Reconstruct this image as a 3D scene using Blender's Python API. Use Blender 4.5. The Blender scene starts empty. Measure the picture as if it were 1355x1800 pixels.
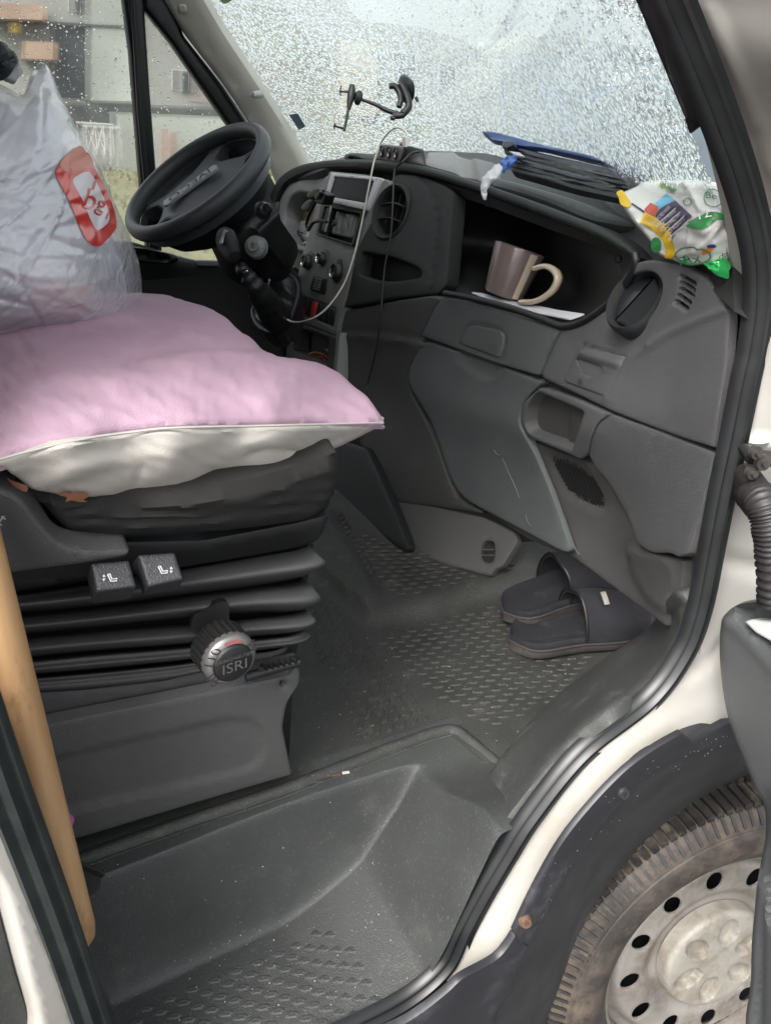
import bpy, math, random
import numpy as np
from mathutils import Vector, Matrix
from mathutils.geometry import delaunay_2d_cdt
random.seed(7); rng = np.random.default_rng(7)
R = math.radians
SC = bpy.context.scene
COL = SC.collection

# ------------------------------------------------------------------ camera, world, sun, exposure
FPX = 1415.0
CAM = np.array([0.0, -0.552, 1.656])
yaw, pit, rol = R(61), R(24.4), R(3.6)
FW = np.array([math.cos(pit)*math.cos(yaw), math.cos(pit)*math.sin(yaw), -math.sin(pit)])
_r = np.cross(FW, [0, 0, 1]); _r /= np.linalg.norm(_r); _u = np.cross(_r, FW)
RT = math.cos(rol)*_r + math.sin(rol)*_u
UP = -math.sin(rol)*_r + math.cos(rol)*_u
cd = bpy.data.cameras.new('camera'); cam = bpy.data.objects.new('camera', cd); COL.objects.link(cam)
cam.matrix_world = Matrix(((RT[0], UP[0], -FW[0], CAM[0]), (RT[1], UP[1], -FW[1], CAM[1]), (RT[2], UP[2], -FW[2], CAM[2]), (0, 0, 0, 1)))
cd.sensor_fit = 'VERTICAL'; cd.sensor_height = 24.0; cd.lens = FPX/1800*24.0
cd.clip_start = 0.05; cd.clip_end = 2000
SC.camera = cam

SUN_EL, SUN_AZ = 48.0, -150.0
w = bpy.data.worlds.new('World'); SC.world = w; w.use_nodes = True
nt = w.node_tree; nt.nodes.clear()
wo = nt.nodes.new('ShaderNodeOutputWorld'); bg = nt.nodes.new('ShaderNodeBackground')
sky = nt.nodes.new('ShaderNodeTexSky'); sky.sky_type = 'NISHITA'; sky.sun_disc = False
sky.sun_elevation = R(SUN_EL); sky.sun_rotation = R(90 - SUN_AZ); sky.dust_density = 6; sky.air_density = 1.0; sky.ozone_density = 1.0
hs = nt.nodes.new('ShaderNodeHueSaturation'); hs.inputs['Saturation'].default_value = 0.22
nt.links.new(sky.outputs[0], hs.inputs['Color']); nt.links.new(hs.outputs[0], bg.inputs[0]); nt.links.new(bg.outputs[0], wo.inputs[0])
bg.inputs[1].default_value = 0.15
sd = bpy.data.lights.new('sun', 'SUN'); sun = bpy.data.objects.new('sun', sd); COL.objects.link(sun)
sd.energy = 1.2; sd.angle = R(30); sd.color = (1, .97, .93)
_sd = Vector((math.cos(R(SUN_EL))*math.cos(R(SUN_AZ)), math.cos(R(SUN_EL))*math.sin(R(SUN_AZ)), math.sin(R(SUN_EL))))
sun.rotation_euler = (-_sd).to_track_quat('-Z', 'Y').to_euler(); sun.location = (0, 0, 20)
vs = SC.view_settings; vs.view_transform = 'Standard'; vs.look = 'None'; vs.gamma = 1; vs.exposure = 1.32; vs.use_curve_mapping = False
SC.render.engine = 'CYCLES'
cy = SC.cycles; cy.use_denoising = True; cy.max_bounces = 10; cy.diffuse_bounces = 5; cy.transparent_max_bounces = 24; cy.transmission_bounces = 8
cy.sample_clamp_indirect = 8; cy.blur_glossy = 0.5

# ------------------------------------------------------------------ geometry helpers
def dirs(px, py):
    px = np.asarray(px, float); py = np.asarray(py, float)
    return RT*(px[..., None]-677.5) + UP*(900-py[..., None]) + FW*FPX
def at(px, py, ax='y', v=0.0):
    d = dirs(px, py); i = 'xyz'.index(ax); return CAM + d*((v-CAM[i])/d[..., i])[..., None]
def pr(P):
    P = np.asarray(P, float)-CAM; k = P@FW
    return 677.5+FPX*(P@RT)/k, 900-FPX*(P@UP)/k
class Surf:
    """a smooth surface in space through measured points, read along a sight line"""
    def __init__(s, ctrl, flat=False):
        p = []; wv = []
        for c in ctrl:
            if len(c) == 3 and not isinstance(c[2], str): q = np.array(c, float); x, y = pr(q)
            else: x, y = c[0], c[1]; q = at(x, y, c[2], c[3])
            p.append((x/1000., y/1000.)); wv.append(1.0/((q-CAM)@FW))
        p = np.array(p); wv = np.array(wv); n = len(p); s.p = p
        A1 = np.c_[np.ones(n), p]
        if n <= 3 or flat:
            s.a = np.linalg.lstsq(A1, wv, rcond=None)[0]; s.l = None
        else:
            d = np.linalg.norm(p[:, None]-p[None], axis=2); K = d*d*np.log(d+1e-9) + 1e-5*np.eye(n)
            M = np.zeros((n+3, n+3)); M[:n, :n] = K; M[:n, n:] = A1; M[n:, :n] = A1.T
            sol = np.linalg.solve(M, np.r_[wv, np.zeros(3)]); s.l = sol[:n]; s.a = sol[n:]
    def __call__(s, px, py):
        px = np.atleast_1d(np.asarray(px, float)); py = np.atleast_1d(np.asarray(py, float))
        q = np.c_[px, py]/1000.; wv = s.a[0]+q@s.a[1:]
        if s.l is not None:
            d = np.linalg.norm(q[:, None]-s.p[None], axis=2); wv = wv+(d*d*np.log(d+1e-9))@s.l
        return CAM + dirs(px, py)/FPX/wv[:, None]
    def nrm(s, px, py):
        e = 2.0
        px = np.atleast_1d(np.asarray(px, float)); py = np.atleast_1d(np.asarray(py, float))
        n = np.cross(s(px+e, py)-s(px-e, py), s(px, py-e)-s(px, py+e)); n /= np.linalg.norm(n, axis=1)[:, None]
        fl = np.sum(n*(CAM-s(px, py)), axis=1) < 0; n[fl] *= -1
        return n
def fil(poly, rad=10, n=4):
    """round the corners of an outline"""
    out = []; P = [np.array(p[:2], float) for p in poly]; m = len(P)
    for i in range(m):
        a, b, c = P[i-1], P[i], P[(i+1) % m]
        r_ = poly[i][2] if len(poly[i]) > 2 else rad
        la, lc = np.linalg.norm(a-b), np.linalg.norm(c-b)
        r1 = min(r_, la*.45); r2 = min(r_, lc*.45)
        if r1 < .5 or r2 < .5: out.append(b); continue
        s_ = b+(a-b)/la*r1; e_ = b+(c-b)/lc*r2
        for k in range(n+1):
            t = k/n; out.append((1-t)**2*s_+2*t*(1-t)*b+t*t*e_)
    return np.array(out)
def cr(pts, n=8, closed=False):
    P = np.array(pts, float); m = len(P); out = []
    rngi = range(m) if closed else range(m-1)
    for i in rngi:
        if closed: p0, p1, p2, p3 = P[i-1], P[i], P[(i+1) % m], P[(i+2) % m]
        else: p0, p1, p2, p3 = P[max(i-1, 0)], P[i], P[i+1], P[min(i+2, m-1)]
        for k in range(n):
            t = k/n
            out.append(.5*((2*p1)+(-p0+p2)*t+(2*p0-5*p1+4*p2-p3)*t*t+(-p0+3*p1-3*p2+p3)*t**3))
    if not closed: out.append(P[-1])
    return np.array(out)
def resample(P, step, closed=True):
    Q = np.vstack([P, P[:1]]) if closed else P
    out = []
    for a, b in zip(Q[:-1], Q[1:]):
        L = np.linalg.norm(b-a)
        if L < 1e-6: continue
        k = max(1, int(round(L/step)))
        for i in range(k): out.append(a+(b-a)*i/k)
    if not closed: out.append(Q[-1])
    return np.array(out)
def pdist(pt, P):
    A = P; B = np.roll(P, -1, axis=0); d = B-A; L = np.maximum((d*d).sum(1), 1e-9); best = np.full(len(pt), 1e9)
    for i in range(len(A)):
        t = np.clip(((pt-A[i])@d[i])/L[i], 0, 1); best = np.minimum(best, np.linalg.norm(pt-A[i]-t[:, None]*d[i], axis=1))
    return best
def inside(pt, P):
    x, y = pt[:, 0], pt[:, 1]; r_ = np.zeros(len(pt), bool); n = len(P)
    for i in range(n):
        x1, y1 = P[i-1]; x2, y2 = P[i]
        if abs(y1-y2) < 1e-9: continue
        c = ((y1 > y) != (y2 > y)) & (x < (x2-x1)*(y-y1)/(y2-y1)+x1); r_ ^= c
    return r_
def root_loc(o):
    v = np.zeros(3)
    while o is not None: v += np.array(o.location); o = o.parent
    return v
def obj(name, V, Fc, mat, parent=None, smooth=True, label=None, cat=None, group=None, kind=None, sharp=None):
    V = np.asarray(V, float)
    me = bpy.data.meshes.new(name)
    if parent is not None: off = root_loc(parent); loc = None
    else:
        off = np.array([(V[:, 0].min()+V[:, 0].max())/2, (V[:, 1].min()+V[:, 1].max())/2, V[:, 2].min()])
    me.from_pydata((V-off).tolist(), [], Fc)
    if smooth: me.polygons.foreach_set('use_smooth', [True]*len(me.polygons))
    me.materials.append(mat)
    if smooth and sharp: me.set_sharp_from_angle(angle=R(sharp))
    o = bpy.data.objects.new(name, me); COL.objects.link(o)
    if parent is not None: o.parent = parent
    else: o.location = off
    tag(o, label, cat, group, kind)
    return o
def tag(o, label=None, cat=None, group=None, kind=None):
    if label: o['label'] = label
    if cat: o['category'] = cat
    if group: o['group'] = group
    if kind: o['kind'] = kind
    return o
def thing(name, loc, label, cat, group=None):
    o = bpy.data.objects.new(name, None); COL.objects.link(o); o.location = [float(v) for v in loc]; o.empty_display_size = .05
    return tag(o, label, cat, group)
def panel(name, poly, S, mat, parent=None, r=6, b=.004, thick=.008, step=12, holes=(), relief=None, off=0.0, ray=False, **kw):
    """a moulded sheet with an outline, rolled edges of real thickness and optional relief"""
    P = resample(np.array([p[:2] for p in poly], float), step)
    H = [resample(np.array([p[:2] for p in h], float), max(step*.5, 2.5)) for h in holes]
    loops = [P]+H; pts = []; edges = []; fixed = 0
    for L in loops:
        k = len(pts); pts += [tuple(q) for q in L]; edges += [(k+i, k+(i+1) % len(L)) for i in range(len(L))]
    nb = len(pts)
    lo, hi = P.min(0), P.max(0)
    gx = np.arange(lo[0], hi[0], step); gy = np.arange(lo[1], hi[1], step*.87)
    G = np.array([(x+(j % 2)*step*.5, y) for j, y in enumerate(gy) for x in gx]) if len(gx) and len(gy) else np.zeros((0, 2))
    def keep(Q, d):
        if not len(Q): return Q
        k = inside(Q, P)
        for h in H: k &= ~inside(Q, h)
        Q = Q[k]
        if not len(Q): return Q
        dd = pdist(Q, P)
        for h in H: dd = np.minimum(dd, pdist(Q, h))
        return Q[dd > d]
    ring_d = []
    if r > 0:
        for fr in (.3, 1.0):
            for L in loops:
                A = np.roll(L, 1, 0); B = np.roll(L, -1, 0); t = B-A; t /= np.maximum(np.linalg.norm(t, axis=1), 1e-9)[:, None]
                nn = np.c_[-t[:, 1], t[:, 0]]
                for sg in (1, -1):
                    Q = keep(L+nn*sg*r*fr, r*fr*.92)
                    pts += [tuple(q) for q in Q]
        G = keep(G, r+step*.35)
    else: G = keep(G, step*.35)
    pts += [tuple(q) for q in G]
    res = delaunay_2d_cdt([Vector(p) for p in pts], edges, [], 2 if H else 1, 1e-4)
    v2 = np.array([tuple(v) for v in res[0]]); faces = [list(f) for f in res[2]]
    if H:   # drop anything inside the openings
        cen = np.array([v2[f].mean(0) for f in faces]); k = inside(cen, P)
        for h in H: k &= ~inside(cen, h)
        faces = [f for f, q in zip(faces, k) if q]
    dd = pdist(v2, P)
    for h in H: dd = np.minimum(dd, pdist(v2, h))
    hh = np.full(len(v2), off)
    if r > 0: tt = np.clip(dd/r, 0, 1); hh = hh-b*(1-np.sqrt(np.clip(1-(1-tt)**2, 0, 1)))
    if relief is not None: hh = hh+relief(v2[:, 0], v2[:, 1], dd)
    N = S.nrm(v2[:, 0], v2[:, 1]); P0 = S(v2[:, 0], v2[:, 1]); Vw = CAM-P0; Vw /= np.linalg.norm(Vw, axis=1)[:, None]; Dn = Vw*1.0 if ray else N+Vw*.8; Dn /= np.linalg.norm(Dn, axis=1)[:, None]; V = P0+Dn*hh[:, None]
    # orientation
    f0 = faces[0]; a, b_, c = V[f0[0]], V[f0[1]], V[f0[2]]
    if np.dot(np.cross(b_-a, c-a), CAM-a) < 0: faces = [f[::-1] for f in faces]
    V = list(V)
    if thick > 0:
        cnt = {}
        for f in faces:
            for i in range(3): cnt[(f[i], f[(i+1) % 3])] = 1
        bd = [e for e in cnt if (e[1], e[0]) not in cnt]
        idx = {}; N0 = N.mean(0); N0 /= np.linalg.norm(N0)
        for e in bd:
            for i in e:
                if i not in idx: idx[i] = len(V); V.append(V[i]-N[i]*thick)
        for a_, b2 in bd: faces.append([b2, a_, idx[a_], idx[b2]])
    return obj(name, V, faces, mat, parent, sharp=kw.pop('sharp', 50), **kw)
def frames(P, up=None):
    P = np.asarray(P, float); T = np.gradient(P, axis=0); T /= np.maximum(np.linalg.norm(T, axis=1), 1e-9)[:, None]
    u = np.array(up if up is not None else [0, 0, 1.]);
    if abs(u@T[0]) > .95: u = np.array([1., 0, 0])
    Us = []
    for t in T:
        u = (np.array(up) if up is not None else u); u = u-(u@t)*t; u = u/np.linalg.norm(u); Us.append(u)
    Us = np.array(Us); return T, Us, np.cross(T, Us)
def sweep(P, prof, up=None, closed_prof=True, scale=None, caps=True):
    P = np.asarray(P, float); T, U, W = frames(P, up); n = len(prof); V = []; F_ = []
    for i in range(len(P)):
        s = scale[i] if scale is not None else 1
        for a, b in prof: V.append(P[i]+W[i]*a*s+U[i]*b*s)
    for i in range(len(P)-1):
        for j in range(n if closed_prof else n-1):
            k = (j+1) % n; F_.append([i*n+j, i*n+k, (i+1)*n+k, (i+1)*n+j])
    if caps and closed_prof: F_.append(list(range(n))[::-1]); F_.append([(len(P)-1)*n+j for j in range(n)])
    return V, F_
def circ(r, n=10): return [(r*math.cos(2*math.pi*k/n), r*math.sin(2*math.pi*k/n)) for k in range(n)]
def tube(name, P, r, mat, parent=None, n=10, scale=None, sub=6, **kw):
    P = cr(P, sub) if sub else np.asarray(P)
    if scale is not None and sub: scale = cr([[s] for s in scale], sub)[:, 0]
    V, F_ = sweep(P, circ(r, n), scale=scale); return obj(name, V, F_, mat, parent, sharp=50, **kw)
def basis(n, up=(0, 0, 1)):
    n = np.array(n, float); n /= np.linalg.norm(n); u = np.array(up, float); u = u-(u@n)*n; u /= np.linalg.norm(u)
    return np.cross(u, n), u, n
def lathe(name, prof, c, axis, mat, parent=None, n=40, up=(0, 0, 1), sx=1, sy=1, ang=2*math.pi, **kw):
    """profile (radius, height along axis)"""
    X, Y, Z = basis(axis, up); V = []; F_ = []; m = len(prof)
    for i in range(n):
        a = ang*i/n
        for (r_, h) in prof: V.append(np.array(c)+X*r_*math.cos(a)*sx+Y*r_*math.sin(a)*sy+Z*h)
    for i in range(n):
        k = (i+1) % n
        for j in range(m-1): F_.append([i*m+j, k*m+j, k*m+j+1, i*m+j+1])
    return obj(name, V, F_, mat, parent, sharp=kw.pop('sharp', 40), **kw)
def box(name, c, ax, hs_, mat, parent=None, bev=.12, **kw):
    """a box with chamfered edges; ax = three axes, hs_ = half sizes"""
    A = [np.array(a, float)/np.linalg.norm(a) for a in ax]; b = min(hs_)*bev*2; V = []; F_ = []
    for k, (sz, sh) in enumerate(((-1, b), (-1+b/hs_[2], 0), (1-b/hs_[2], 0), (1, b))):
        for (x, y) in ((-1, -1), (1, -1), (1, 1), (-1, 1)):
            hx, hy = hs_[0]-sh, hs_[1]-sh
            for q in ((x*hx, y*(hy-b)), (x*(hx-b), y*hy)) if x*y > 0 else ((x*(hx-b), y*hy), (x*hx, y*(hy-b))):
                V.append(np.array(c)+A[0]*q[0]+A[1]*q[1]+A[2]*sz*hs_[2])
    for k in range(3):
        for j in range(8): F_.append([k*8+j, k*8+(j+1) % 8, (k+1)*8+(j+1) % 8, (k+1)*8+j])
    F_.append(list(range(8))[::-1]); F_.append([24+j for j in range(8)])
    if np.linalg.det(np.array(A)) < 0: F_ = [f[::-1] for f in F_]
    return obj(name, V, F_, mat, parent, smooth=False, **kw)
def loft(rows, sub=6, nu=6):
    """smooth sheet through rows of points (equal counts)"""
    Rw = np.array(rows, float); A = np.array([cr(r_, nu) for r_ in Rw]); B = np.array([cr(A[:, j], sub) for j in range(A.shape[1])])
    m, n = B.shape[:2]; V = B.reshape(-1, 3); F_ = [[i*n+j, (i+1)*n+j, (i+1)*n+j+1, i*n+j+1] for i in range(m-1) for j in range(n-1)]
    a, b, c = V[F_[0][0]], V[F_[0][1]], V[F_[0][2]]
    if np.dot(np.cross(b-a, c-a), CAM-a) < 0: F_ = [f[::-1] for f in F_]
    return V, F_
def textmesh(s):
    cu = bpy.data.curves.new('lettering', 'FONT'); cu.body = s; cu.size = 1; cu.resolution_u = 3; cu.align_x = 'CENTER'; cu.align_y = 'CENTER'
    o = bpy.data.objects.new('lettering', cu); COL.objects.link(o)
    dg = bpy.context.evaluated_depsgraph_get(); me = bpy.data.meshes.new_from_object(o.evaluated_get(dg))
    V = np.array([tuple(v.co) for v in me.vertices]); F_ = [list(p.vertices) for p in me.polygons]
    bpy.data.objects.remove(o); bpy.data.curves.remove(cu); bpy.data.meshes.remove(me)
    return V, F_
def letters(name, s, S, px, py, h, ang, mat, parent, off=.001, wide=1.0, shear=0.0):
    """flat printed lettering; h in photo pixels, ang = baseline direction (degrees, up positive)"""
    V, F_ = textmesh(s); a = R(ang); x = V[:, 0]*h*wide+V[:, 1]*h*shear; y = V[:, 1]*h
    X = px+x*math.cos(a)-y*math.sin(a); Y = py-(x*math.sin(a)+y*math.cos(a))
    W = S(X, Y)+S.nrm(X, Y)*off
    return obj(name, W, F_, mat, parent, smooth=False)
def letters3(name, s, c, X, Y, h, mat, parent, wide=1.0, depth=0):
    V, F_ = textmesh(s); X = np.array(X)/np.linalg.norm(X); Y = np.array(Y)/np.linalg.norm(Y)
    W = np.array(c)+V[:, :1]*X*h*wide+V[:, 1:2]*Y*h
    return obj(name, W, F_, mat, parent, smooth=False)
def sstep(a, b, x): t = np.clip((x-a)/(b-a), 0, 1); return t*t*(3-2*t)
def groove(path, wd, dep):
    """relief of a line pressed (negative) or raised along a path"""
    P = np.array(path, float)
    def f(x, y, d):
        pt = np.c_[x, y]; best = np.full(len(pt), 1e9)
        for a, b in zip(P[:-1], P[1:]):
            dv = b-a; t = np.clip(((pt-a)@dv)/(dv@dv), 0, 1); best = np.minimum(best, np.linalg.norm(pt-a-t[:, None]*dv, axis=1))
        return dep*np.exp(-(best/wd)**2)
    return f
def dent(poly, edge, dep):
    P = np.array([p[:2] for p in poly], float)
    def f(x, y, d):
        pt = np.c_[x, y]; k = inside(pt, P); q = pdist(pt, P); sd_ = np.where(k, q, -q); return dep*sstep(-edge/2, edge/2, sd_)
    return f
def addf(*fs): return lambda x, y, d: sum(f(x, y, d) for f in fs)
def wob(amp, sx, sy, ang=0, seed=0, oct=5):
    g = np.random.default_rng(seed); K = [(g.uniform(.5, 2.4), g.uniform(-1, 1), g.uniform(0, 6.28)) for _ in range(oct)]
    ca, sa = math.cos(R(ang)), math.sin(R(ang))
    def f(x, y, d):
        u = (x*ca+y*sa)/sx; v = (-x*sa+y*ca)/sy; return amp*sum(np.sin(k*v*2.2+q*u*2+p+1.3*np.sin(u*1.7+p)) for k, q, p in K)/math.sqrt(oct)
    return f

# ------------------------------------------------------------------ materials
def srgb(c):
    return tuple((v/255/12.92 if v/255 <= .04045 else ((v/255+.055)/1.055)**2.4) for v in c)
def mat(name, col, rough=.5, metal=0, bump=0, bscale=400, var=.12, vscale=6, dirt=None, dirt_amt=.0, dscale=14, spec=.5, coat=0, aniso=None, speck=0, dmin=.56):
    m = bpy.data.materials.new(name); m.use_nodes = True; n = m.node_tree.nodes; l = m.node_tree.links
    p = n['Principled BSDF']; p.inputs['Roughness'].default_value = rough; p.inputs['Metallic'].default_value = metal
    p.inputs['Specular IOR Level'].default_value = spec
    if coat: p.inputs['Coat Weight'].default_value = coat; p.inputs['Coat Roughness'].default_value = .1
    tc = n.new('ShaderNodeTexCoord'); no = n.new('ShaderNodeTexNoise'); no.inputs['Scale'].default_value = vscale; no.inputs['Detail'].default_value = 6
    l.new(tc.outputs['Object'], no.inputs['Vector'])
    cr_ = n.new('ShaderNodeValToRGB'); c = np.array(col)
    cr_.color_ramp.elements[0].position = .3; cr_.color_ramp.elements[1].position = .7
    cr_.color_ramp.elements[0].color = (*[float(v) for v in c*(1-var)], 1); cr_.color_ramp.elements[1].color = (*[float(v) for v in c*(1+var)], 1)
    l.new(no.outputs['Fac'], cr_.inputs['Fac']); out = cr_.outputs['Color']
    if dirt is not None:
        d1 = n.new('ShaderNodeTexNoise'); d1.inputs['Scale'].default_value = dscale; d1.inputs['Detail'].default_value = 9; d1.inputs['Roughness'].default_value = .72
        l.new(tc.outputs['Object'], d1.inputs['Vector'])
        mr = n.new('ShaderNodeMapRange'); mr.inputs['From Min'].default_value = dmin; mr.inputs['From Max'].default_value = dmin+.2; mr.inputs['To Max'].default_value = dirt_amt
        l.new(d1.outputs['Fac'], mr.inputs['Value']); mx = n.new('ShaderNodeMix'); mx.data_type = 'RGBA'
        l.new(mr.outputs[0], mx.inputs[0]); l.new(out, mx.inputs[6]); mx.inputs[7].default_value = (*dirt, 1); out = mx.outputs[2]
        rr = n.new('ShaderNodeMapRange'); rr.inputs['To Min'].default_value = rough-.06; rr.inputs['To Max'].default_value = min(1, rough+.18)
        l.new(d1.outputs['Fac'], rr.inputs['Value']); l.new(rr.outputs[0], p.inputs['Roughness'])
    if speck:   # fine dust and grit caught in the grain
        d2 = n.new('ShaderNodeTexNoise'); d2.inputs['Scale'].default_value = 260; d2.inputs['Detail'].default_value = 4; l.new(tc.outputs['Object'], d2.inputs['Vector'])
        m2 = n.new('ShaderNodeMapRange'); m2.inputs['From Min'].default_value = .60; m2.inputs['From Max'].default_value = .72; m2.inputs['To Max'].default_value = speck; l.new(d2.outputs['Fac'], m2.inputs['Value'])
        d3 = n.new('ShaderNodeTexNoise'); d3.inputs['Scale'].default_value = 3.5; d3.inputs['Detail'].default_value = 5; l.new(tc.outputs['Object'], d3.inputs['Vector'])
        m3 = n.new('ShaderNodeMath'); m3.operation = 'MULTIPLY'; l.new(m2.outputs[0], m3.inputs[0]); l.new(d3.outputs['Fac'], m3.inputs[1])
        x2 = n.new('ShaderNodeMix'); x2.data_type = 'RGBA'; l.new(m3.outputs[0], x2.inputs[0]); l.new(out, x2.inputs[6]); x2.inputs[7].default_value = (.26, .25, .22, 1); out = x2.outputs[2]
    l.new(out, p.inputs['Base Color'])
    if bump:
        bn = n.new('ShaderNodeTexNoise'); bn.inputs['Scale'].default_value = bscale; bn.inputs['Detail'].default_value = 3; l.new(tc.outputs['Object'], bn.inputs['Vector'])
        if aniso:
            mp = n.new('ShaderNodeMapping'); mp.inputs['Scale'].default_value = aniso; l.new(tc.outputs['Object'], mp.inputs[0]); l.new(mp.outputs[0], bn.inputs['Vector'])
        bp = n.new('ShaderNodeBump'); bp.inputs['Strength'].default_value = bump; bp.inputs['Distance'].default_value = .002; l.new(bn.outputs['Fac'], bp.inputs['Height']); l.new(bp.outputs[0], p.inputs['Normal'])
    return m
M = {}
DUST = (.30, .28, .25)
M['dash'] = mat('dash_grey_plastic', (.093, .094, .096), .5, speck=.2, bump=.9, bscale=900, dirt=(.14, .135, .13), dirt_amt=.3, dscale=9)
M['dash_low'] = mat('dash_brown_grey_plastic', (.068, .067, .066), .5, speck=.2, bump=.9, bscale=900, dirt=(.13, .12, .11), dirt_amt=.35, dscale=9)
M['lid'] = mat('lid_bluish_grey_plastic', (.100, .106, .109), .46, speck=.2, bump=.8, bscale=1000, dirt=(.14, .14, .14), dirt_amt=.3, dscale=12)
M['black'] = mat('black_plastic', (.012, .0125, .013), .4, bump=.3, bscale=900, var=.2)
M['blacksoft'] = mat('soft_black_skin', (.014, .014, .0145), .36, bump=.8, bscale=1300, var=.15, dirt=(.05, .05, .05), dirt_amt=.3)
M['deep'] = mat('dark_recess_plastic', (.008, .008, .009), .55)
M['floor'] = mat('floor_rubber', (.038, .039, .036), .5, bump=.8, bscale=420, var=.28, dirt=(.20, .185, .16), dirt_amt=.4, speck=.5, dscale=22)
M['step'] = mat('step_green_grey_plastic', (.050, .053, .052), .42, bump=.6, bscale=500, var=.22, dirt=(.17, .165, .15), dirt_amt=.35, dscale=11, speck=.5)
M['sill'] = mat('sill_plastic', (.055, .058, .056), .45, speck=.6, bump=.7, bscale=600, var=.15, dirt=(.34, .33, .30), dirt_amt=.45, dscale=16)
M['rubber'] = mat('seal_rubber', (.012, .013, .014), .35, var=.3, vscale=30)
M['white'] = mat('white_paint', (.44, .425, .39), .32, var=.05, vscale=4, dmin=.52, dirt=(.30, .245, .18), dirt_amt=.5, dscale=3.2, coat=.3)
M['cream'] = mat('pillar_trim_cream', (.58, .575, .51), .6, var=.06, bump=.2, bscale=900)
M['arch'] = mat('wheel_arch_plastic', (.022, .0225, .026), .36, var=.2, vscale=9, dirt=(.13, .13, .14), dirt_amt=.45, dscale=9)
M['liner'] = mat('arch_liner', (.030, .031, .033), .6, var=.3, vscale=12, dirt=(.12, .11, .10), dirt_amt=.4)
M['seatbase'] = mat('seat_base_plastic', (.090, .090, .089), .5, speck=.25, bump=.7, bscale=800, var=.08, dirt=(.12, .12, .11), dirt_amt=.2)
M['bellows'] = mat('bellows_rubber', (.050, .050, .051), .47, bump=.35, bscale=600, var=.15, dirt=(.08, .08, .07), dirt_amt=.35, dscale=18)
M['cloth'] = mat('black_seat_cloth', (.040, .039, .038), .85, bump=1.0, bscale=1500, var=.12, spec=.2)
M['pink'] = mat('pink_cotton', (.455, .31, .39), .9, bump=.5, bscale=900, var=.13, vscale=7, spec=.15)
M['offwhite'] = mat('off_white_cotton', (.48, .455, .415), .9, bump=.3, bscale=900, var=.06, vscale=6, spec=.15)
M['brownprint'] = mat('brown_print', (.30, .13, .07), .9)
M['wood'] = None
M['silver'] = mat('silver_plastic', (.42, .43, .43), .35, metal=.6, var=.05)
M['chrome'] = mat('chrome', (.6, .6, .6), .18, metal=1)
M['greyplate'] = mat('grey_bezel', (.58, .59, .60), .4, var=.04)
M['fascia'] = mat('fascia_grey_plastic', (.19, .195, .195), .42, bump=.3, bscale=900, dirt=(.12, .12, .12), dirt_amt=.3)
M['screen'] = mat('dark_screen', (.003, .003, .005), .3, spec=.08)
M['red'] = mat('red_plastic', (.45, .035, .045), .4)
M['mug'] = mat('mauve_glaze', (.155, .118, .112), .3, var=.05, vscale=3, coat=.5)
M['mugin'] = mat('cream_glaze', (.56, .47, .36), .2, coat=.4)
M['paper'] = mat('white_paper', (.62, .63, .66), .8, var=.04)
M['blue'] = mat('blue_plastic', (.02, .055, .20), .3)
M['navy'] = mat('navy_vinyl', (.010, .012, .026), .28, var=.2)
M['wcable'] = mat('white_cable', (.55, .54, .50), .4)
M['print_white'] = mat('white_print', (.62, .62, .62), .6)
M['print_dark'] = mat('dark_print', (.03, .03, .035), .6)
M['felt'] = mat('slipper_felt', (.016, .016, .020), .85, bump=.8, bscale=700, var=.25, dirt=(.09, .08, .07), dirt_amt=.5, dscale=20)
M['sole'] = mat('slipper_sole', (.042, .037, .035), .7, var=.25, dirt=(.2, .17, .14), dirt_amt=.5, dscale=30)
M['tyre'] = mat('tyre_rubber', (.036, .031, .027), .6, bump=.8, bscale=120, var=.4, vscale=14, dmin=.44, dirt=(.135, .105, .080), dirt_amt=.85, dscale=9)
M['rim'] = mat('dirty_silver_rim', (.29, .27, .245), .38, metal=.35, var=.25, vscale=9, dmin=.44, dirt=(.11, .085, .065), dirt_amt=.8, dscale=10)
M['cap'] = mat('hub_cap_plastic', (.26, .245, .215), .5, var=.12, vscale=10, dmin=.46, dirt=(.13, .095, .06), dirt_amt=.8, dscale=14)
M['doortrim'] = mat('door_trim_plastic', (.085, .090, .091), .42, bump=.4, bscale=800, var=.1, dirt=(.13, .14, .14), dirt_amt=.35, dscale=7)
M['rust'] = mat('rusty_steel', (.11, .06, .04), .7, var=.4, vscale=80)
M['steel'] = mat('dark_steel', (.10, .09, .085), .45, metal=.6, var=.3, vscale=60)
M['conduit'] = mat('conduit_rubber', (.022, .020, .020), .5, var=.2)
M['lime'] = mat('green_foil', (.03, .40, .10), .25, coat=.5)
M['bagwhite'] = mat('bag_white', (.72, .73, .70), .3, var=.04, coat=.4)
M['yellow'] = mat('yellow_print', (.75, .50, .02), .35)
M['green'] = mat('green_print', (.03, .22, .06), .4)
M['redprint'] = mat('red_print', (.55, .06, .03), .4)
M['lightblue'] = mat('light_blue_print', (.13, .47, .72), .4)
M['purpleprint'] = mat('purple_print', (.03, .02, .08), .4)
M['button'] = mat('button_black', (.034, .035, .038), .42, bump=.5, bscale=700, speck=.3)
M['orange'] = mat('orange_plastic', (.6, .20, .05), .5)
M['purple'] = mat('purple_plastic', (.33, .09, .27), .5)

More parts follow.
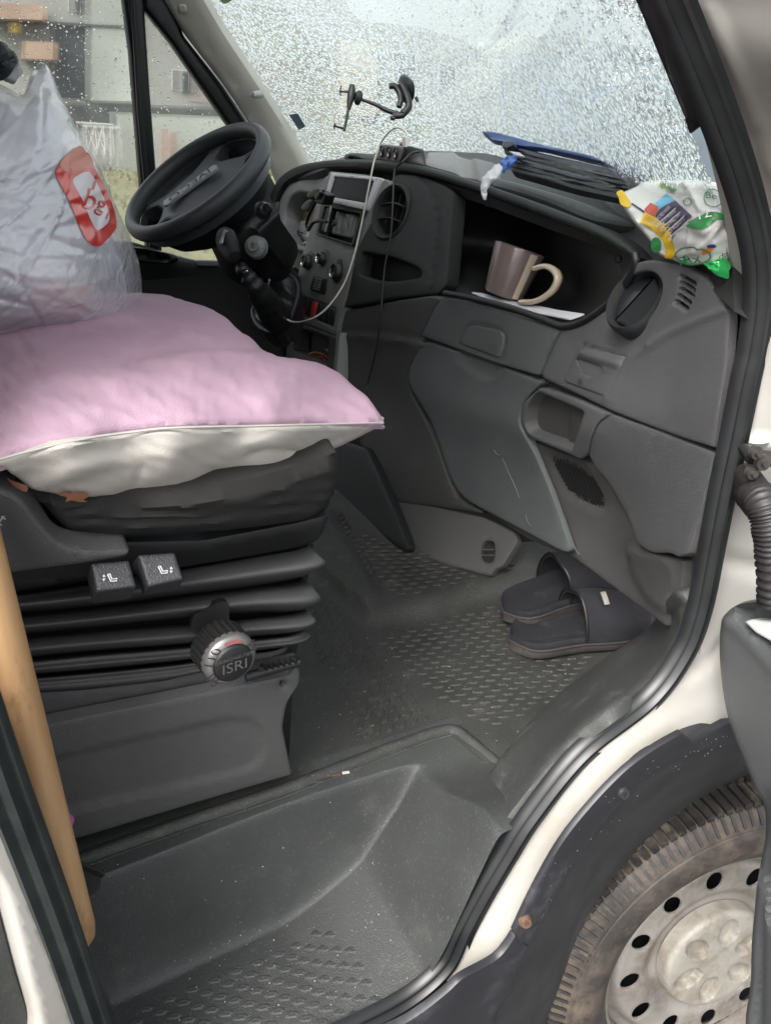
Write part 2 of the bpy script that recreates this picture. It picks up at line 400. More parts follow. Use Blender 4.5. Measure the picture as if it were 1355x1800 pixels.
def surfmat_wood():
    m = bpy.data.materials.new('turned_beech_wood'); m.use_nodes = True; n = m.node_tree.nodes; l = m.node_tree.links; p = n['Principled BSDF']
    tc = n.new('ShaderNodeTexCoord'); mp = n.new('ShaderNodeMapping'); mp.inputs['Scale'].default_value = (70, 70, 5); l.new(tc.outputs['Object'], mp.inputs[0])
    a = n.new('ShaderNodeTexNoise'); a.inputs['Scale'].default_value = 1; a.inputs['Detail'].default_value = 5; l.new(mp.outputs[0], a.inputs[0])
    r_ = n.new('ShaderNodeValToRGB'); r_.color_ramp.elements[0].position = .25; r_.color_ramp.elements[0].color = (.38, .21, .095, 1); r_.color_ramp.elements[1].position = .75; r_.color_ramp.elements[1].color = (.60, .38, .19, 1)
    l.new(a.outputs['Fac'], r_.inputs[0])
    b = n.new('ShaderNodeTexNoise'); b.inputs['Scale'].default_value = 22; b.inputs['Detail'].default_value = 6; b.inputs['Roughness'].default_value = .7
    mp2 = n.new('ShaderNodeMapping'); mp2.inputs['Scale'].default_value = (1, 1, .35); l.new(tc.outputs['Object'], mp2.inputs[0]); l.new(mp2.outputs[0], b.inputs[0])
    mr = n.new('ShaderNodeMapRange'); mr.inputs['From Min'].default_value = .56; mr.inputs['From Max'].default_value = .70; mr.inputs['To Max'].default_value = .75; l.new(b.outputs['Fac'], mr.inputs[0])
    mx = n.new('ShaderNodeMix'); mx.data_type = 'RGBA'; l.new(mr.outputs[0], mx.inputs[0]); l.new(r_.outputs[0], mx.inputs[6]); mx.inputs[7].default_value = (.12, .055, .028, 1)
    l.new(mx.outputs[2], p.inputs['Base Color']); p.inputs['Roughness'].default_value = .45
    bp = n.new('ShaderNodeBump'); bp.inputs['Strength'].default_value = .25; bp.inputs['Distance'].default_value = .002; l.new(a.outputs['Fac'], bp.inputs['Height']); l.new(bp.outputs[0], p.inputs['Normal'])
    return m
M['wood'] = surfmat_wood()
def glassmat(name, drop_scale, cover, strength, ior, tint=(.93, .96, .95), haze=.0, blur=0):
    """clear pane whose outside is beaded with rain: beads refract, the rest is clear"""
    m = bpy.data.materials.new(name); m.use_nodes = True; n = m.node_tree.nodes; l = m.node_tree.links; n.remove(n['Principled BSDF']); o = n['Material Output']
    tc = n.new('ShaderNodeTexCoord')
    nz = n.new('ShaderNodeTexNoise'); nz.inputs['Scale'].default_value = drop_scale*.5; nz.inputs['Detail'].default_value = 2; l.new(tc.outputs['Object'], nz.inputs[0])
    mxv = n.new('ShaderNodeMix'); mxv.data_type = 'VECTOR'; mxv.inputs[0].default_value = .012; l.new(tc.outputs['Object'], mxv.inputs[4]); l.new(nz.outputs['Color'], mxv.inputs[5])
    vo = n.new('ShaderNodeTexVoronoi'); vo.inputs['Scale'].default_value = drop_scale; vo.inputs['Randomness'].default_value = 1; l.new(mxv.outputs[1], vo.inputs['Vector'])
    mr = n.new('ShaderNodeMapRange'); mr.inputs['From Min'].default_value = cover; mr.inputs['From Max'].default_value = cover*.72; l.new(vo.outputs['Distance'], mr.inputs[0])
    hm = n.new('ShaderNodeMapRange'); hm.inputs['From Min'].default_value = cover; hm.inputs['From Max'].default_value = 0; l.new(vo.outputs['Distance'], hm.inputs[0])
    bp = n.new('ShaderNodeBump'); bp.inputs['Strength'].default_value = 1; bp.inputs['Distance'].default_value = strength; l.new(hm.outputs[0], bp.inputs['Height'])
    rf = n.new('ShaderNodeBsdfRefraction'); rf.inputs['IOR'].default_value = ior; rf.inputs['Roughness'].default_value = .03; rf.inputs['Color'].default_value = (*tint, 1); l.new(bp.outputs[0], rf.inputs['Normal'])
    tr = n.new('ShaderNodeBsdfTransparent'); tr.inputs['Color'].default_value = (*tint, 1)
    mx = n.new('ShaderNodeMixShader'); l.new(mr.outputs[0], mx.inputs[0]); l.new(tr.outputs[0], mx.inputs[1]); l.new(rf.outputs[0], mx.inputs[2])
    base_out = tr
    if blur:   # a thin film of water softens whatever lies behind
        rb_ = n.new('ShaderNodeBsdfRefraction'); rb_.inputs['IOR'].default_value = 1.04; rb_.inputs['Roughness'].default_value = .2; rb_.inputs['Color'].default_value = (*tint, 1)
        mb = n.new('ShaderNodeMixShader'); mb.inputs[0].default_value = blur; l.new(tr.outputs[0], mb.inputs[1]); l.new(rb_.outputs[0], mb.inputs[2]); l.new(mb.outputs[0], mx.inputs[1])
    gl = n.new('ShaderNodeBsdfGlossy'); gl.inputs['Roughness'].default_value = .02
    fr = n.new('ShaderNodeFresnel'); fr.inputs[0].default_value = 1.3
    m2 = n.new('ShaderNodeMixShader'); l.new(fr.outputs[0], m2.inputs[0]); l.new(mx.outputs[0], m2.inputs[1]); l.new(gl.outputs[0], m2.inputs[2])
    last = m2
    if haze:
        df = n.new('ShaderNodeBsdfTranslucent'); df.inputs[0].default_value = (.9, .92, .9, 1); m3 = n.new('ShaderNodeMixShader'); m3.inputs[0].default_value = haze
        l.new(m2.outputs[0], m3.inputs[1]); l.new(df.outputs[0], m3.inputs[2]); last = m3
    l.new(last.outputs[0], o.inputs['Surface']); return m
M['wet'] = glassmat('rain_beaded_windscreen', 142, .63, .0036, 1.27, haze=.08, blur=.30, tint=(.87, .95, .90))
M['sideglass'] = glassmat('side_window_glass', 60, .16, .003, 1.3, haze=.05, blur=.55)
def dropmat():
    m = bpy.data.materials.new('water_drop'); m.use_nodes = True; n = m.node_tree.nodes; l = m.node_tree.links; n.remove(n['Principled BSDF'])
    g = n.new('ShaderNodeBsdfGlass'); g.inputs['IOR'].default_value = 1.33; g.inputs['Roughness'].default_value = 0
    l.new(g.outputs[0], n['Material Output'].inputs[0]); return m
M['drop'] = dropmat()
def bagmat():
    m = bpy.data.materials.new('thin_milky_plastic_film'); m.use_nodes = True; n = m.node_tree.nodes; l = m.node_tree.links; p = n['Principled BSDF']
    p.inputs['Base Color'].default_value = (.80, .81, .86, 1); p.inputs['Roughness'].default_value = .2; p.inputs['Coat Weight'].default_value = 1; p.inputs['Coat Roughness'].default_value = .12
    tc = n.new('ShaderNodeTexCoord'); a = n.new('ShaderNodeTexNoise'); a.inputs['Scale'].default_value = 16; a.inputs['Detail'].default_value = 5; a.inputs['Distortion'].default_value = 1.2
    mp = n.new('ShaderNodeMapping'); mp.inputs['Scale'].default_value = (1, 1, 2.2); mp.inputs['Rotation'].default_value = (.3, .5, 0); l.new(tc.outputs['Object'], mp.inputs[0]); l.new(mp.outputs[0], a.inputs[0])
    bp = n.new('ShaderNodeBump'); bp.inputs['Strength'].default_value = .5; bp.inputs['Distance'].default_value = .005; l.new(a.outputs['Fac'], bp.inputs['Height']); l.new(bp.outputs[0], p.inputs['Normal']); l.new(bp.outputs[0], p.inputs['Coat Normal'])
    tr = n.new('ShaderNodeBsdfTransparent'); mx = n.new('ShaderNodeMixShader'); mx.inputs[0].default_value = .66
    l.new(tr.outputs[0], mx.inputs[1]); l.new(p.outputs[0], mx.inputs[2]); l.new(mx.outputs[0], n['Material Output'].inputs[0]); return m
M['film'] = bagmat()
# ================================================================== THE PLACE OUTSIDE
def quad_sheet(name, x0, x1, y0, y1, z, m, **kw):
    return obj(name, [(x0, y0, z), (x1, y0, z), (x1, y1, z), (x0, y1, z)], [[0, 1, 2, 3]], m, smooth=False, **kw)
M['asphalt'] = mat('wet_asphalt', (.055, .055, .058), .45, var=.3, vscale=3, bump=.5, bscale=60)
M['grass'] = mat('winter_grass', (.115, .115, .06), .95, var=.5, vscale=.8, dirt=(.20, .17, .09), dirt_amt=.8, dscale=1.2)
M['wall'] = mat('grey_render', (.235, .235, .215), .9, var=.18, vscale=.25, dirt=(.16, .16, .15), dirt_amt=.5, dscale=.5)
M['wallg'] = mat('pale_green_render', (.28, .295, .265), .9, var=.3, vscale=.25, dirt=(.2, .2, .18), dirt_amt=.6, dscale=.6)
M['wallb'] = mat('blue_grey_render', (.15, .19, .225), .9, var=.2, vscale=.3)
M['ochre'] = mat('ochre_render', (.28, .195, .14), .9, var=.2, vscale=.6)
M['winglass'] = mat('dull_window_glass', (.055, .06, .065), .2)
M['winframe'] = mat('pale_window_frame', (.42, .42, .40), .5)
M['plinth'] = mat('dark_plinth', (.07, .075, .07), .9, var=.4, vscale=1)
M['plinth2'] = mat('mauve_render', (.24, .21, .20), .9); M['tan'] = mat('tan_render', (.40, .34, .27), .9)
M['brick'] = mat('red_brick', (.24, .14, .11), .9)
quad_sheet('ground', -300, 500, -60, 700, 0, M['asphalt'], kind='structure')
quad_sheet('grass_verge', -90, 260, 7, 43, .03, M['grass'], kind='structure')
def fac(y): return Surf([(0, 100, 'y', y), (500, 0, 'y', y), (300, 300, 'y', y)], flat=True)
def ground_poly(pts, y):   # facade outline whose foot stands on the ground
    x0, x1 = pts[0][0], pts[-1][0]; out = list(pts)
    for px in (x1, x0):
        lo, hi = -200., 900.
        for _ in range(50):
            m_ = (lo+hi)/2
            if at(px, m_, 'y', y)[2] > 0: lo = m_
            else: hi = m_
        out.append((px, lo))
    return out
def building(label, y, pts, m, parts, grp=None):
    S = fac(y); base = at(np.mean([p[0] for p in pts]), 260, 'y', y); base[2] = 0
    t = thing('apartment_building', base, label, 'building', grp)
    panel('wall', ground_poly(pts, y), S, m, t, r=0, thick=9, step=200)
    for kind, poly, mm, off, th in parts:
        if kind == 'window':
            xs = [p[0] for p in poly]; ys = [p[1] for p in poly]; fx = (max(xs)-min(xs)); fy = max(ys)-min(ys)
            f = panel('window', poly, S, M['winframe'], t, r=0, off=.12, thick=.16, step=100)
            q = [(x0+(np.mean(xs)-x0)*.10, y0+(np.mean(ys)-y0)*.08) for x0, y0 in poly]
            panel('pane', q, S, M['winglass'], f, r=0, off=.15, thick=.05, step=100)
        else: panel(kind, poly, S, mm, t, r=0, off=off, thick=th, step=100)
    return t
def rect(x0, y0, x1, y1, s=0): return [(x0, y0), (x1, y0+s), (x1, y1+s), (x0, y1)]
building('long grey rendered apartment block seen through the side window', 46,
    [(-420, -160), (230, -120), (560, -100), (605, -8), (616, 22), (644, 38), (726, 46), (772, 56), (816, 70), (850, 96), (868, 98)], M['wall'],
    [('balcony', rect(-30, 8, 72, 34, 4), M['ochre'], 1.3, 1.3), ('balcony', rect(38, 74, 90, 104, 2), M['ochre'], 1.3, 1.3),
     ('recess', rect(88, 38, 150, 170, 3), M['winglass'], .03, .05), ('sign', rect(14, 40, 30, 58), M['yellow'], .4, .1),
     ('wall_panel', rect(150, -40, 232, 176, 2), M['wallg'], .25, .3), ('window', rect(302, 122, 332, 158, 2), None, 0, 0),
     ('window', rect(120, -20, 142, 20, 2), None, 0, 0), ('plinth', rect(60, 178, 470, 212, 12), M['plinth'], .2, .3),
     ('gutter', rect(-60, 34, 232, 38, 12), M['plinth'], .3, .2),
     ('wall_panel', rect(330, 100, 520, 178, 8), M['plinth2'], .05, .1),
     ('wall_panel', rect(600, 70, 660, 200, 6), M['tan'], .3, .3), ('window', rect(690, 90, 730, 140, 5), None, 0, 0), ('window', rect(770, 110, 800, 150, 5), None, 0, 0)])
building('pale green gabled house seen through the rain on the windscreen', 62,
    [(874, 90), (944, 58), (1000, 66), (1104, 78), (1168, 88)], M['wallg'],
    [('window', rect(930, 150, 975, 215, 4), None, 0, 0), ('window', rect(1010, 150, 1050, 215, 4), None, 0, 0), ('wall_panel', rect(1030, 90, 1075, 240, 3), M['plinth'], .2, .2)])
building('blue grey building behind the right end of the windscreen', 30,
    [(1084, 78), (1180, 92), (1330, 116), (1700, 150)], M['wallb'],
    [('window', rect(1110, 140, 1150, 200, 4), None, 0, 0)])
# fence and shed on the far edge of the grass
S = fac(41); fb = at(170, 270, 'y', 41); fb[2] = 0
ft = thing('railing_fence', fb, 'pale railing fence with crossed bars in front of the grey building', 'fence')
for px in (136, 151, 168, 182, 198): tube('post', np.array([at(px, 212+px*.03, 'y', 41), at(px+4, 272, 'y', 41)]), .035, M['winframe'], ft, n=5, sub=0)
tube('rail', np.array([at(134, 216, 'y', 41), at(200, 220, 'y', 41)]), .07, M['winframe'], ft, n=5, sub=0)
for a, b in ((151, 168), (168, 182)):
    tube('crossbar', np.array([at(a, 218, 'y', 41), at(b+3, 268, 'y', 41)]), .03, M['winframe'], ft, n=5, sub=0)
    tube('crossbar', np.array([at(b, 218, 'y', 41), at(a+3, 268, 'y', 41)]), .03, M['winframe'], ft, n=5, sub=0)
panel('garden_wall', ground_poly([(196, 196), (420, 206)], 42), fac(42), M['wallg'], r=0, thick=.4, step=200, label='low pale garden wall along the far edge of the grass', cat='wall')
panel('brick_pier', ground_poly([(284, 226), (296, 227)], 41), fac(41), M['brick'], r=0, thick=.5, step=200, label='short red brick pier in front of the pale garden wall', cat='pier')
# tufts of dead grass on the verge
V = []; F_ = []
for i in range(9000):
    x = rng.uniform(-30, 60); y = rng.uniform(7.5, 42); h = rng.uniform(.08, .3); a = rng.uniform(0, 3.14); wd = .03*(1+y/20); k = len(V)
    V += [(x-wd*math.cos(a), y-wd*math.sin(a), .0), (x+wd*math.cos(a), y+wd*math.sin(a), .0), (x+rng.uniform(-.1, .1), y+rng.uniform(-.1, .1), h)]; F_.append([k, k+1, k+2])
M['straw'] = mat('straw', (.16, .145, .08), .95, var=.5, vscale=1)
obj('grass_tufts', V, F_, M['straw'], smooth=False, kind='stuff', label='dead straw coloured grass tufts on the verge')

# ================================================================== THE VAN BODY
van = thing('van_body', (.3, 1.0, 0), 'white van body with its front door opening, black seal, windows and rubber floor', 'van')
def boxw(name, lo, hi, m, parent=van, **kw):
    c = (np.array(lo)+np.array(hi))/2; return box(name, c, np.eye(3), (np.array(hi)-np.array(lo))/2, m, parent, bev=.02, **kw)
boxw('roof', (-.9, -.02, 2.22), (.50, 2.15, 2.27), M['cream'])
boxw('bulkhead', (-.62, .02, .5), (-.58, 2.08, 2.22), M['fascia'])
boxw('rear_side_wall', (-1.6, -.02, .45), (-.12, .02, 2.27), M['white'])
boxw('subfloor', (-.58, .26, .60), (1.3, 2.05, .80), M['deep'])
boxw('driver_side_wall', (-.58, 2.12, .3), (1.2, 2.16, 1.10), M['white'])
boxw('bonnet_floor', (1.32, .05, .6), (1.9, 2.0, 1.30), M['white'])
boxw('header', (.42, .15, 2.13), (.60, 2.05, 2.22), M['cream'])

# --- windscreen, side windows, pillars
SG = Surf([(345, -10, 'y', 2.02), (540, 300, 'y', 2.02), (1122, -10, 'y', .10), (1262, 430, 'y', .06), (760, 262, 'x', 1.27), (740, -10, 'x', .93), (1010, 330, 'x', 1.08), (740, 130, 'x', 1.10)])
panel('windscreen', [(330, -40), (1110, -40), (1250, 330), (1285, 470), (1100, 420), (900, 320), (560, 310)], SG, M['wet'], van, r=0, thick=0, step=26)
SW = Surf([(0, 0, 'y', 2.02), (400, 0, 'y', 2.02), (260, 440, 'y', 2.07)], flat=True)
panel('side_window', [(-30, -30), (222, -30), (246, 200), (262, 450), (-30, 450)], SW, M['sideglass'], van, r=0, thick=0, step=40)
panel('quarter_window', [(240, -10), (256, 10), (420, 226), (440, 470), (268, 448)], SW, M['sideglass'], van, r=0, thick=0, step=40)
panel('window_divider', [(212, -30), (252, -30), (253, 14), (262, 150), (284, 440), (258, 440), (247, 330), (228, 90)], SW, M['rubber'], van, r=8, b=.01, thick=.03, off=-.0+.02, step=12)
panel('window_channel', [(226, -30), (234, -30), (243, 90), (268, 440), (262, 440), (240, 200)], SW, M['black'], van, r=2, b=.004, thick=.01, off=.034, step=10)
panel('window_frame', fil([(246, -30), (300, -30), (322, 62), (392, 150), (440, 222), (470, 300), (480, 330), (460, 338), (440, 290), (404, 226), (352, 152), (300, 76), (252, 16)], 6), SW, M['rubber'], van, r=8, b=.012, thick=.03, off=.02)
SP = Surf([(300, -10, 'y', 1.97), (345, -10, 'y', 1.93), (420, 60, 'y', 1.90), (440, 230, 'y', 1.99), (540, 300, 'y', 1.93), (470, 170, 'y', 1.92), (500, 330, 'y', 1.98)])
pl = panel('far_pillar_trim', fil([(266, -30), (345, -30), (392, 52), (462, 158), (520, 250), (550, 300), (505, 345), (486, 330), (462, 268), (434, 214), (390, 150), (322, 62)], 8), SP, M['cream'], van, r=14, b=.018, thick=.02, step=10, relief=groove([(290, -20), (348, 66), (412, 150), (452, 214), (478, 270)], 4, -.006))
S_ = SP
panel('trim_cap', fil([(315, 8), (327, 8), (329, 20), (319, 23), (313, 16)], 4), S_, M['cream'], pl, r=2, b=.002, off=.006, step=4)
pw = at(452, 166, 'y', 1.88)
lathe('hook_peg', [(.0, .03), (.008, .028), (.010, 0), (.010, -.02)], pw, (-.75, -.65, -.1), M['silver'], pl, n=16)
panel('quarter_trim', fil([(400, 290), (470, 300), (492, 340), (485, 400), (470, 470), (440, 470), (420, 300)], 8), Surf([(430, 300, 'y', 2.0), (490, 340, 'y', 1.98), (450, 470, 'y', 2.0)]), mat('green_grey_trim', (.045, .055, .048), .6), van, r=6)
panel('screen_border', [(346, -20), (352, -20), (396, 48), (436, 112), (434, 116), (390, 52)], SG, M['navy'], van, r=0, thick=.002, off=.004, step=8)
panel('blue_sticker', fil([(509, 201), (524, 199), (538, 222), (526, 228)], 2), SG, mat('blue_sticker_print', (.10, .16, .25), .6), van, r=0, thick=.001, off=.004, step=6)
panel('green_sticker', fil([(384, -14), (412, -14), (410, -2), (402, 4), (394, 6), (388, 0)], 3), SG, M['lime'], van, r=0, thick=.001, off=.004, step=6)

# near pillar: inner grey trim, then the seal, then the outer painted pillar
SI = Surf([(1180, 0, 'y', .045), (1225, 200, 'y', .05), (1290, 540, 'y', .03), (1300, 300, 'y', .01), (1262, 400, 'y', .06), (1200, 0, 'y', .01)], flat=True)
panel('near_pillar_trim', cr([(1122, -40), (1140, 0), (1184, 105), (1222, 212), (1252, 322), (1272, 430), (1273, 500), (1276, 535), (1292, 545), (1312, 530), (1316, 430), (1290, 320), (1250, 214), (1205, 100), (1160, -40)], 4, True), SI, mat('pillar_trim_beige', (.26, .245, .22), .6), van, r=9, b=.012, thick=.02)
panel('screen_rubber', cr([(1108, -40), (1128, 0), (1174, 112), (1206, 190), (1218, 226), (1222, 224), (1214, 186), (1186, 104), (1160, -40)], 4, True), SI, M['black'], van, r=4, b=.006, thick=.01, off=.012)
SB = Surf([(1210, 0, 'y', -.006), (1345, 560, 'y', -.006), (1300, 800, 'y', -.006), (1200, 1160, 'y', -.006), (1020, 1330, 'y', -.008), (840, 1600, 'y', -.008), (760, 1740, 'y', -.012),
          (1400, 100, 'y', -.10), (1400, 600, 'y', -.05), (1400, 850, 'y', -.04), (1400, 1100, 'y', -.04), (1300, 1260, 'y', -.036), (1100, 1345, 'y', -.034), (925, 1600, 'y', -.034), (1250, 0, 'y', -.012), (1330, 200, 'y', -.014)])
sealc = [(1150, -50), (1172, 0), (1212, 95), (1256, 205), (1297, 325), (1322, 430), (1326, 515), (1316, 600), (1303, 660), (1283, 760), (1262, 860), (1245, 950), (1222, 1067), (1192, 1145), (1130, 1228), (1016, 1318), (929, 1425), (884, 1496), (846, 1560), (813, 1622), (782, 1686), (715, 1746), (610, 1802), (500, 1850)]
def dips(*L):
    return addf(*[(lambda x, y, d, c=c: c[4]*np.exp(-(((x-c[0])*math.cos(R(c[5]))-(y-c[1])*math.sin(R(c[5])))/c[2])**2-(((x-c[0])*math.sin(R(c[5]))+(y-c[1])*math.cos(R(c[5])))/c[3])**2)) for c in L])
body = [(1180, -40), (1400, -40), (1400, 1284), (1300, 1286), (1240, 1306), (1170, 1332), (1114, 1364), (1056, 1424), (1000, 1494), (954, 1574), (918, 1648), (890, 1706), (830, 1742), (760, 1782), (742, 1740)] + \
       [(790, 1690), (830, 1610), (880, 1520), (936, 1436), (1028, 1326), (1150, 1234), (1228, 1150), (1236, 1080), (1250, 950), (1290, 760), (1312, 640), (1326, 520), (1318, 420), (1292, 320), (1250, 210)]
sp = panel('side_panel', fil(body, 5), SB, M['white'], van, r=6, b=.004, thick=.03, step=14,
      relief=addf(groove([(1330, 240), (1352, 420), (1352, 560)], 16, -.005), groove([(1245, 10), (1305, 150), (1350, 300)], 12, .004), groove([(1290, 765), (1420, 800)], 5, .010), groove([(1270, 985), (1330, 1000), (1400, 1010)], 14, -.010),
      groove([(1200, 1190), (1246, 1160), (1290, 1120), (1420, 1090)], 9, -.008), groove([(1262, 1236), (1196, 1258), (1096, 1316), (1000, 1410), (930, 1510)], 9, .0015), dips((950, 1452, 14, 34, -.003, 35)), wob(.0006, 60, 90, 0, 3)))
# hinge and wiring grommet recess
hp = at(1330, 810, 'y', -.03)
hg = thing('door_check_strap', hp, 'black greasy door check strap bolted to the white jamb', 'door strap')
Sh = Surf([(1290, 800, 'y', -.035), (1400, 800, 'y', -.06), (1340, 900, 'y', -.04)])
panel('strap', fil([(1303, 797), (1312, 790), (1322, 790), (1334, 800), (1400, 806), (1400, 822), (1336, 818), (1322, 816), (1308, 812)], 5), Sh, M['black'], hg, r=4, b=.004, thick=.012, step=5, off=.006)
for c in ((1318, 804, .0085), (1306, 787, .007), (1299, 822, .007)):
    lathe('bolt', [(0, .008), (c[2]*.5, .008), (c[2]*.5, .004), (c[2], .004), (c[2], -.002)], Sh(c[0], c[1])[0]+np.array((0, -.014, 0)), (-.2, -1, .1), M['steel'], hg, n=14)
cn = thing('wiring_conduit', at(1330, 870, 'y', -.03), 'corrugated black wiring conduit leaving its oval grommet toward the door', 'conduit')
panel('grommet', cr([(1304, 842), (1326, 832), (1346, 842), (1354, 870), (1346, 905), (1322, 914), (1302, 895), (1298, 865)], 6, True), Sh, M['conduit'], cn, r=9, b=.010, thick=.02, off=.012, step=6)
cp = cr([at(1320, 868, 'y', -.035), at(1338, 880, 'y', -.075), at(1350, 915, 'y', -.09), at(1358, 970, 'y', -.10), at(1362, 1060, 'y', -.11)], 22)
V, F_ = sweep(cp, circ(.0165, 14), scale=[1+.13*math.sin(i*math.pi/1.6) for i in range(len(cp))]); obj('corrugated_hose', V, F_, M['conduit'], cn)

# door seal: a ribbed rubber section following the opening
sp3 = np.array([at(x, y, 'y', -.002) for x, y in cr(sealc, 10)])
prof = [(-.017, 0), (-.017, .010), (-.013, .016), (-.008, .012), (-.005, .011), (-.001, .019), (.004, .019), (.007, .012), (.010, .010), (.015, .013), (.019, .009), (.020, 0)]
def sealsweep(P, mirror=1):
    T = np.gradient(P, axis=0); T /= np.linalg.norm(T, axis=1)[:, None]; V = []; F_ = []; n = len(prof)
    for i in range(len(P)):
        U = np.array((0, -1., 0)); W = np.cross(T[i], U); W /= np.linalg.norm(W)
        for a, b in prof: V.append(P[i]+W*a*mirror*.86+U*b)
    for i in range(len(P)-1):
        for j in range(n): k = (j+1) % n; F_.append([i*n+j, i*n+k, (i+1)*n+k, (i+1)*n+j])
    return V, F_
V, F_ = sealsweep(sp3, 1); obj('door_seal', V, F_, M['rubber'], van, sharp=60)
bs = np.array([at(x, y, 'y', -.004) for x, y in cr([(-60, 1180), (-22, 1290), (14, 1390), (52, 1490), (100, 1620), (158, 1790), (182, 1860)], 8)])
V, F_ = sealsweep(bs, -1); obj('rear_door_seal', V, F_, mat('worn_seal_rubber', (.022, .027, .026), .4, var=.3, vscale=30), van, sharp=60)
SBp = Surf([(0, 1400, 'y', -.01), (140, 1800, 'y', -.01), (20, 1700, 'y', -.03), (-40, 1500, 'y', -.02)])
panel('rear_pillar', cr([(-60, 1230), (0, 1408), (40, 1515), (76, 1618), (116, 1720), (146, 1810), (150, 1840), (74, 1840), (66, 1790), (48, 1720), (28, 1640), (0, 1552), (-60, 1450)], 5, True), SBp, M['white'], van, r=12, b=.012, thick=.05, step=10)
panel('rear_door_edge', cr([(-60, 1450), (0, 1556), (26, 1640), (46, 1720), (66, 1830), (-60, 1840)], 5, True), SBp, M['step'], van, r=8, b=.01, thick=.05, step=14, off=-.02)

# --- wheel arch
SA = Surf([(1300, 1280, 'y', -.046), (1150, 1330, 'y', -.05), (1000, 1500, 'y', -.05), (910, 1650, 'y', -.05), (760, 1790, 'y', -.055), (900, 1800, 'y', -.045), (1250, 1320, 'y', -.05), (1080, 1450, 'y', -.048), (960, 1620, 'y', -.046), (600, 1830, 'y', -.05)])
fl = thing('wheel_arch_trim', at(1000, 1500, 'y', -.05), 'dark blue black plastic wheel arch trim under the white front wing', 'arch trim')
panel('flare', [(1420, 1262), (1320, 1262), (1272, 1267), (1214, 1298)]+[tuple(q) for q in cr([(1196, 1286), (1150, 1312), (1098, 1350), (1040, 1409), (985, 1478), (938, 1560), (902, 1636)], 6)]+[(908, 1652), (932, 1664)]+[tuple(q) for q in cr([(944, 1640), (975, 1572), (1012, 1508), (1062, 1440), (1126, 1378), (1190, 1340), (1262, 1312), (1420, 1290)], 6)], SA, M['arch'], fl, r=7, b=.004, thick=.005, step=9, off=.004,
      relief=addf(groove([(952, 1640), (1000, 1530), (1060, 1450), (1130, 1388), (1210, 1340), (1330, 1300)], 6, .004)))
SL = Surf([(1330, 1292, 'y', -.040), (1190, 1340, 'y', -.042), (1062, 1440, 'y', -.042), (975, 1572, 'y', -.042), (930, 1670, 'y', -.045), (1330, 1350, 'y', .05), (1210, 1410, 'y', .05), (1100, 1510, 'y', .05), (1020, 1640, 'y', .05), (950, 1800, 'y', .03), (860, 1810, 'y', -.03)])
panel('arch_liner', [tuple(q) for q in cr([(1420, 1280), (1262, 1300), (1190, 1326), (1126, 1364), (1062, 1426), (1012, 1494), (975, 1558), (944, 1626), (926, 1660), (905, 1720), (850, 1840)], 6)]+[tuple(q) for q in cr([(960, 1840), (1010, 1720), (1060, 1620), (1130, 1510), (1215, 1425), (1320, 1370), (1420, 1350)], 6)], SL, M['liner'], fl, r=3, b=.003, thick=.02, step=12, off=-.004)
for x, y, m_ in ((1090, 1389, 'arch'), (919, 1614, 'rust')):
    lathe('screw', [(0, .003), (.002, .003), (.0025, .006), (.006, .006), (.0085, .002), (.009, 0)], SA(x, y)[0]+np.array((0, -.004, 0)), (-.3, -1, .3), M[m_], fl, n=16)
# drops on the flare
V = []; F_ = []
def drop_at(V, F_, p, n, r_, sq=.5):
    X, Y, Z = basis(n); k = len(V)
    for j in range(6): V.append(p+X*r_*math.cos(j*1.047)+Y*r_*math.sin(j*1.047)*1.2)
    for j in range(6): V.append(p+X*r_*.62*math.cos(j*1.047)+Y*r_*.62*math.sin(j*1.047)*1.2+Z*r_*sq*.75)
    V.append(p+Z*r_*sq)
    for j in range(6):
        q = (j+1) % 6; F_.append([k+j, k+q, k+6+q, k+6+j]); F_.append([k+6+j, k+6+q, k+12])
    F_.append([k+j for j in range(6)][::-1])
fp = cr([(935, 1600), (1000, 1500), (1080, 1410), (1150, 1350), (1230, 1310), (1330, 1285)], 20)
for i in range(70):
    c = fp[rng.integers(len(fp))]+rng.normal(0, 12, 2); p = SA(c[0], c[1])[0]; drop_at(V, F_, p+np.array((0, -.005, 0)), (-.1, -1, .1), rng.uniform(.0003, .001))
obj('water_drops', V, F_, M['drop'], fl, kind='stuff')
panel('lower_skirt', fil([(740, 1762), (812, 1722), (872, 1684), (904, 1640), (930, 1664), (905, 1720), (855, 1840), (480, 1840), (560, 1815), (650, 1790)][:0] or [tuple(q) for q in cr([(640, 1824), (700, 1800), (745, 1772), (785, 1740), (812, 1716), (872, 1682), (904, 1640)], 5)]+[(930, 1664), (905, 1720), (855, 1840), (600, 1850)], 5), SA, M['arch'], fl, r=7, b=.005, thick=.006, off=.004, relief=groove([(930, 1668), (905, 1730), (872, 1800), (850, 1850)], 4, -.010))

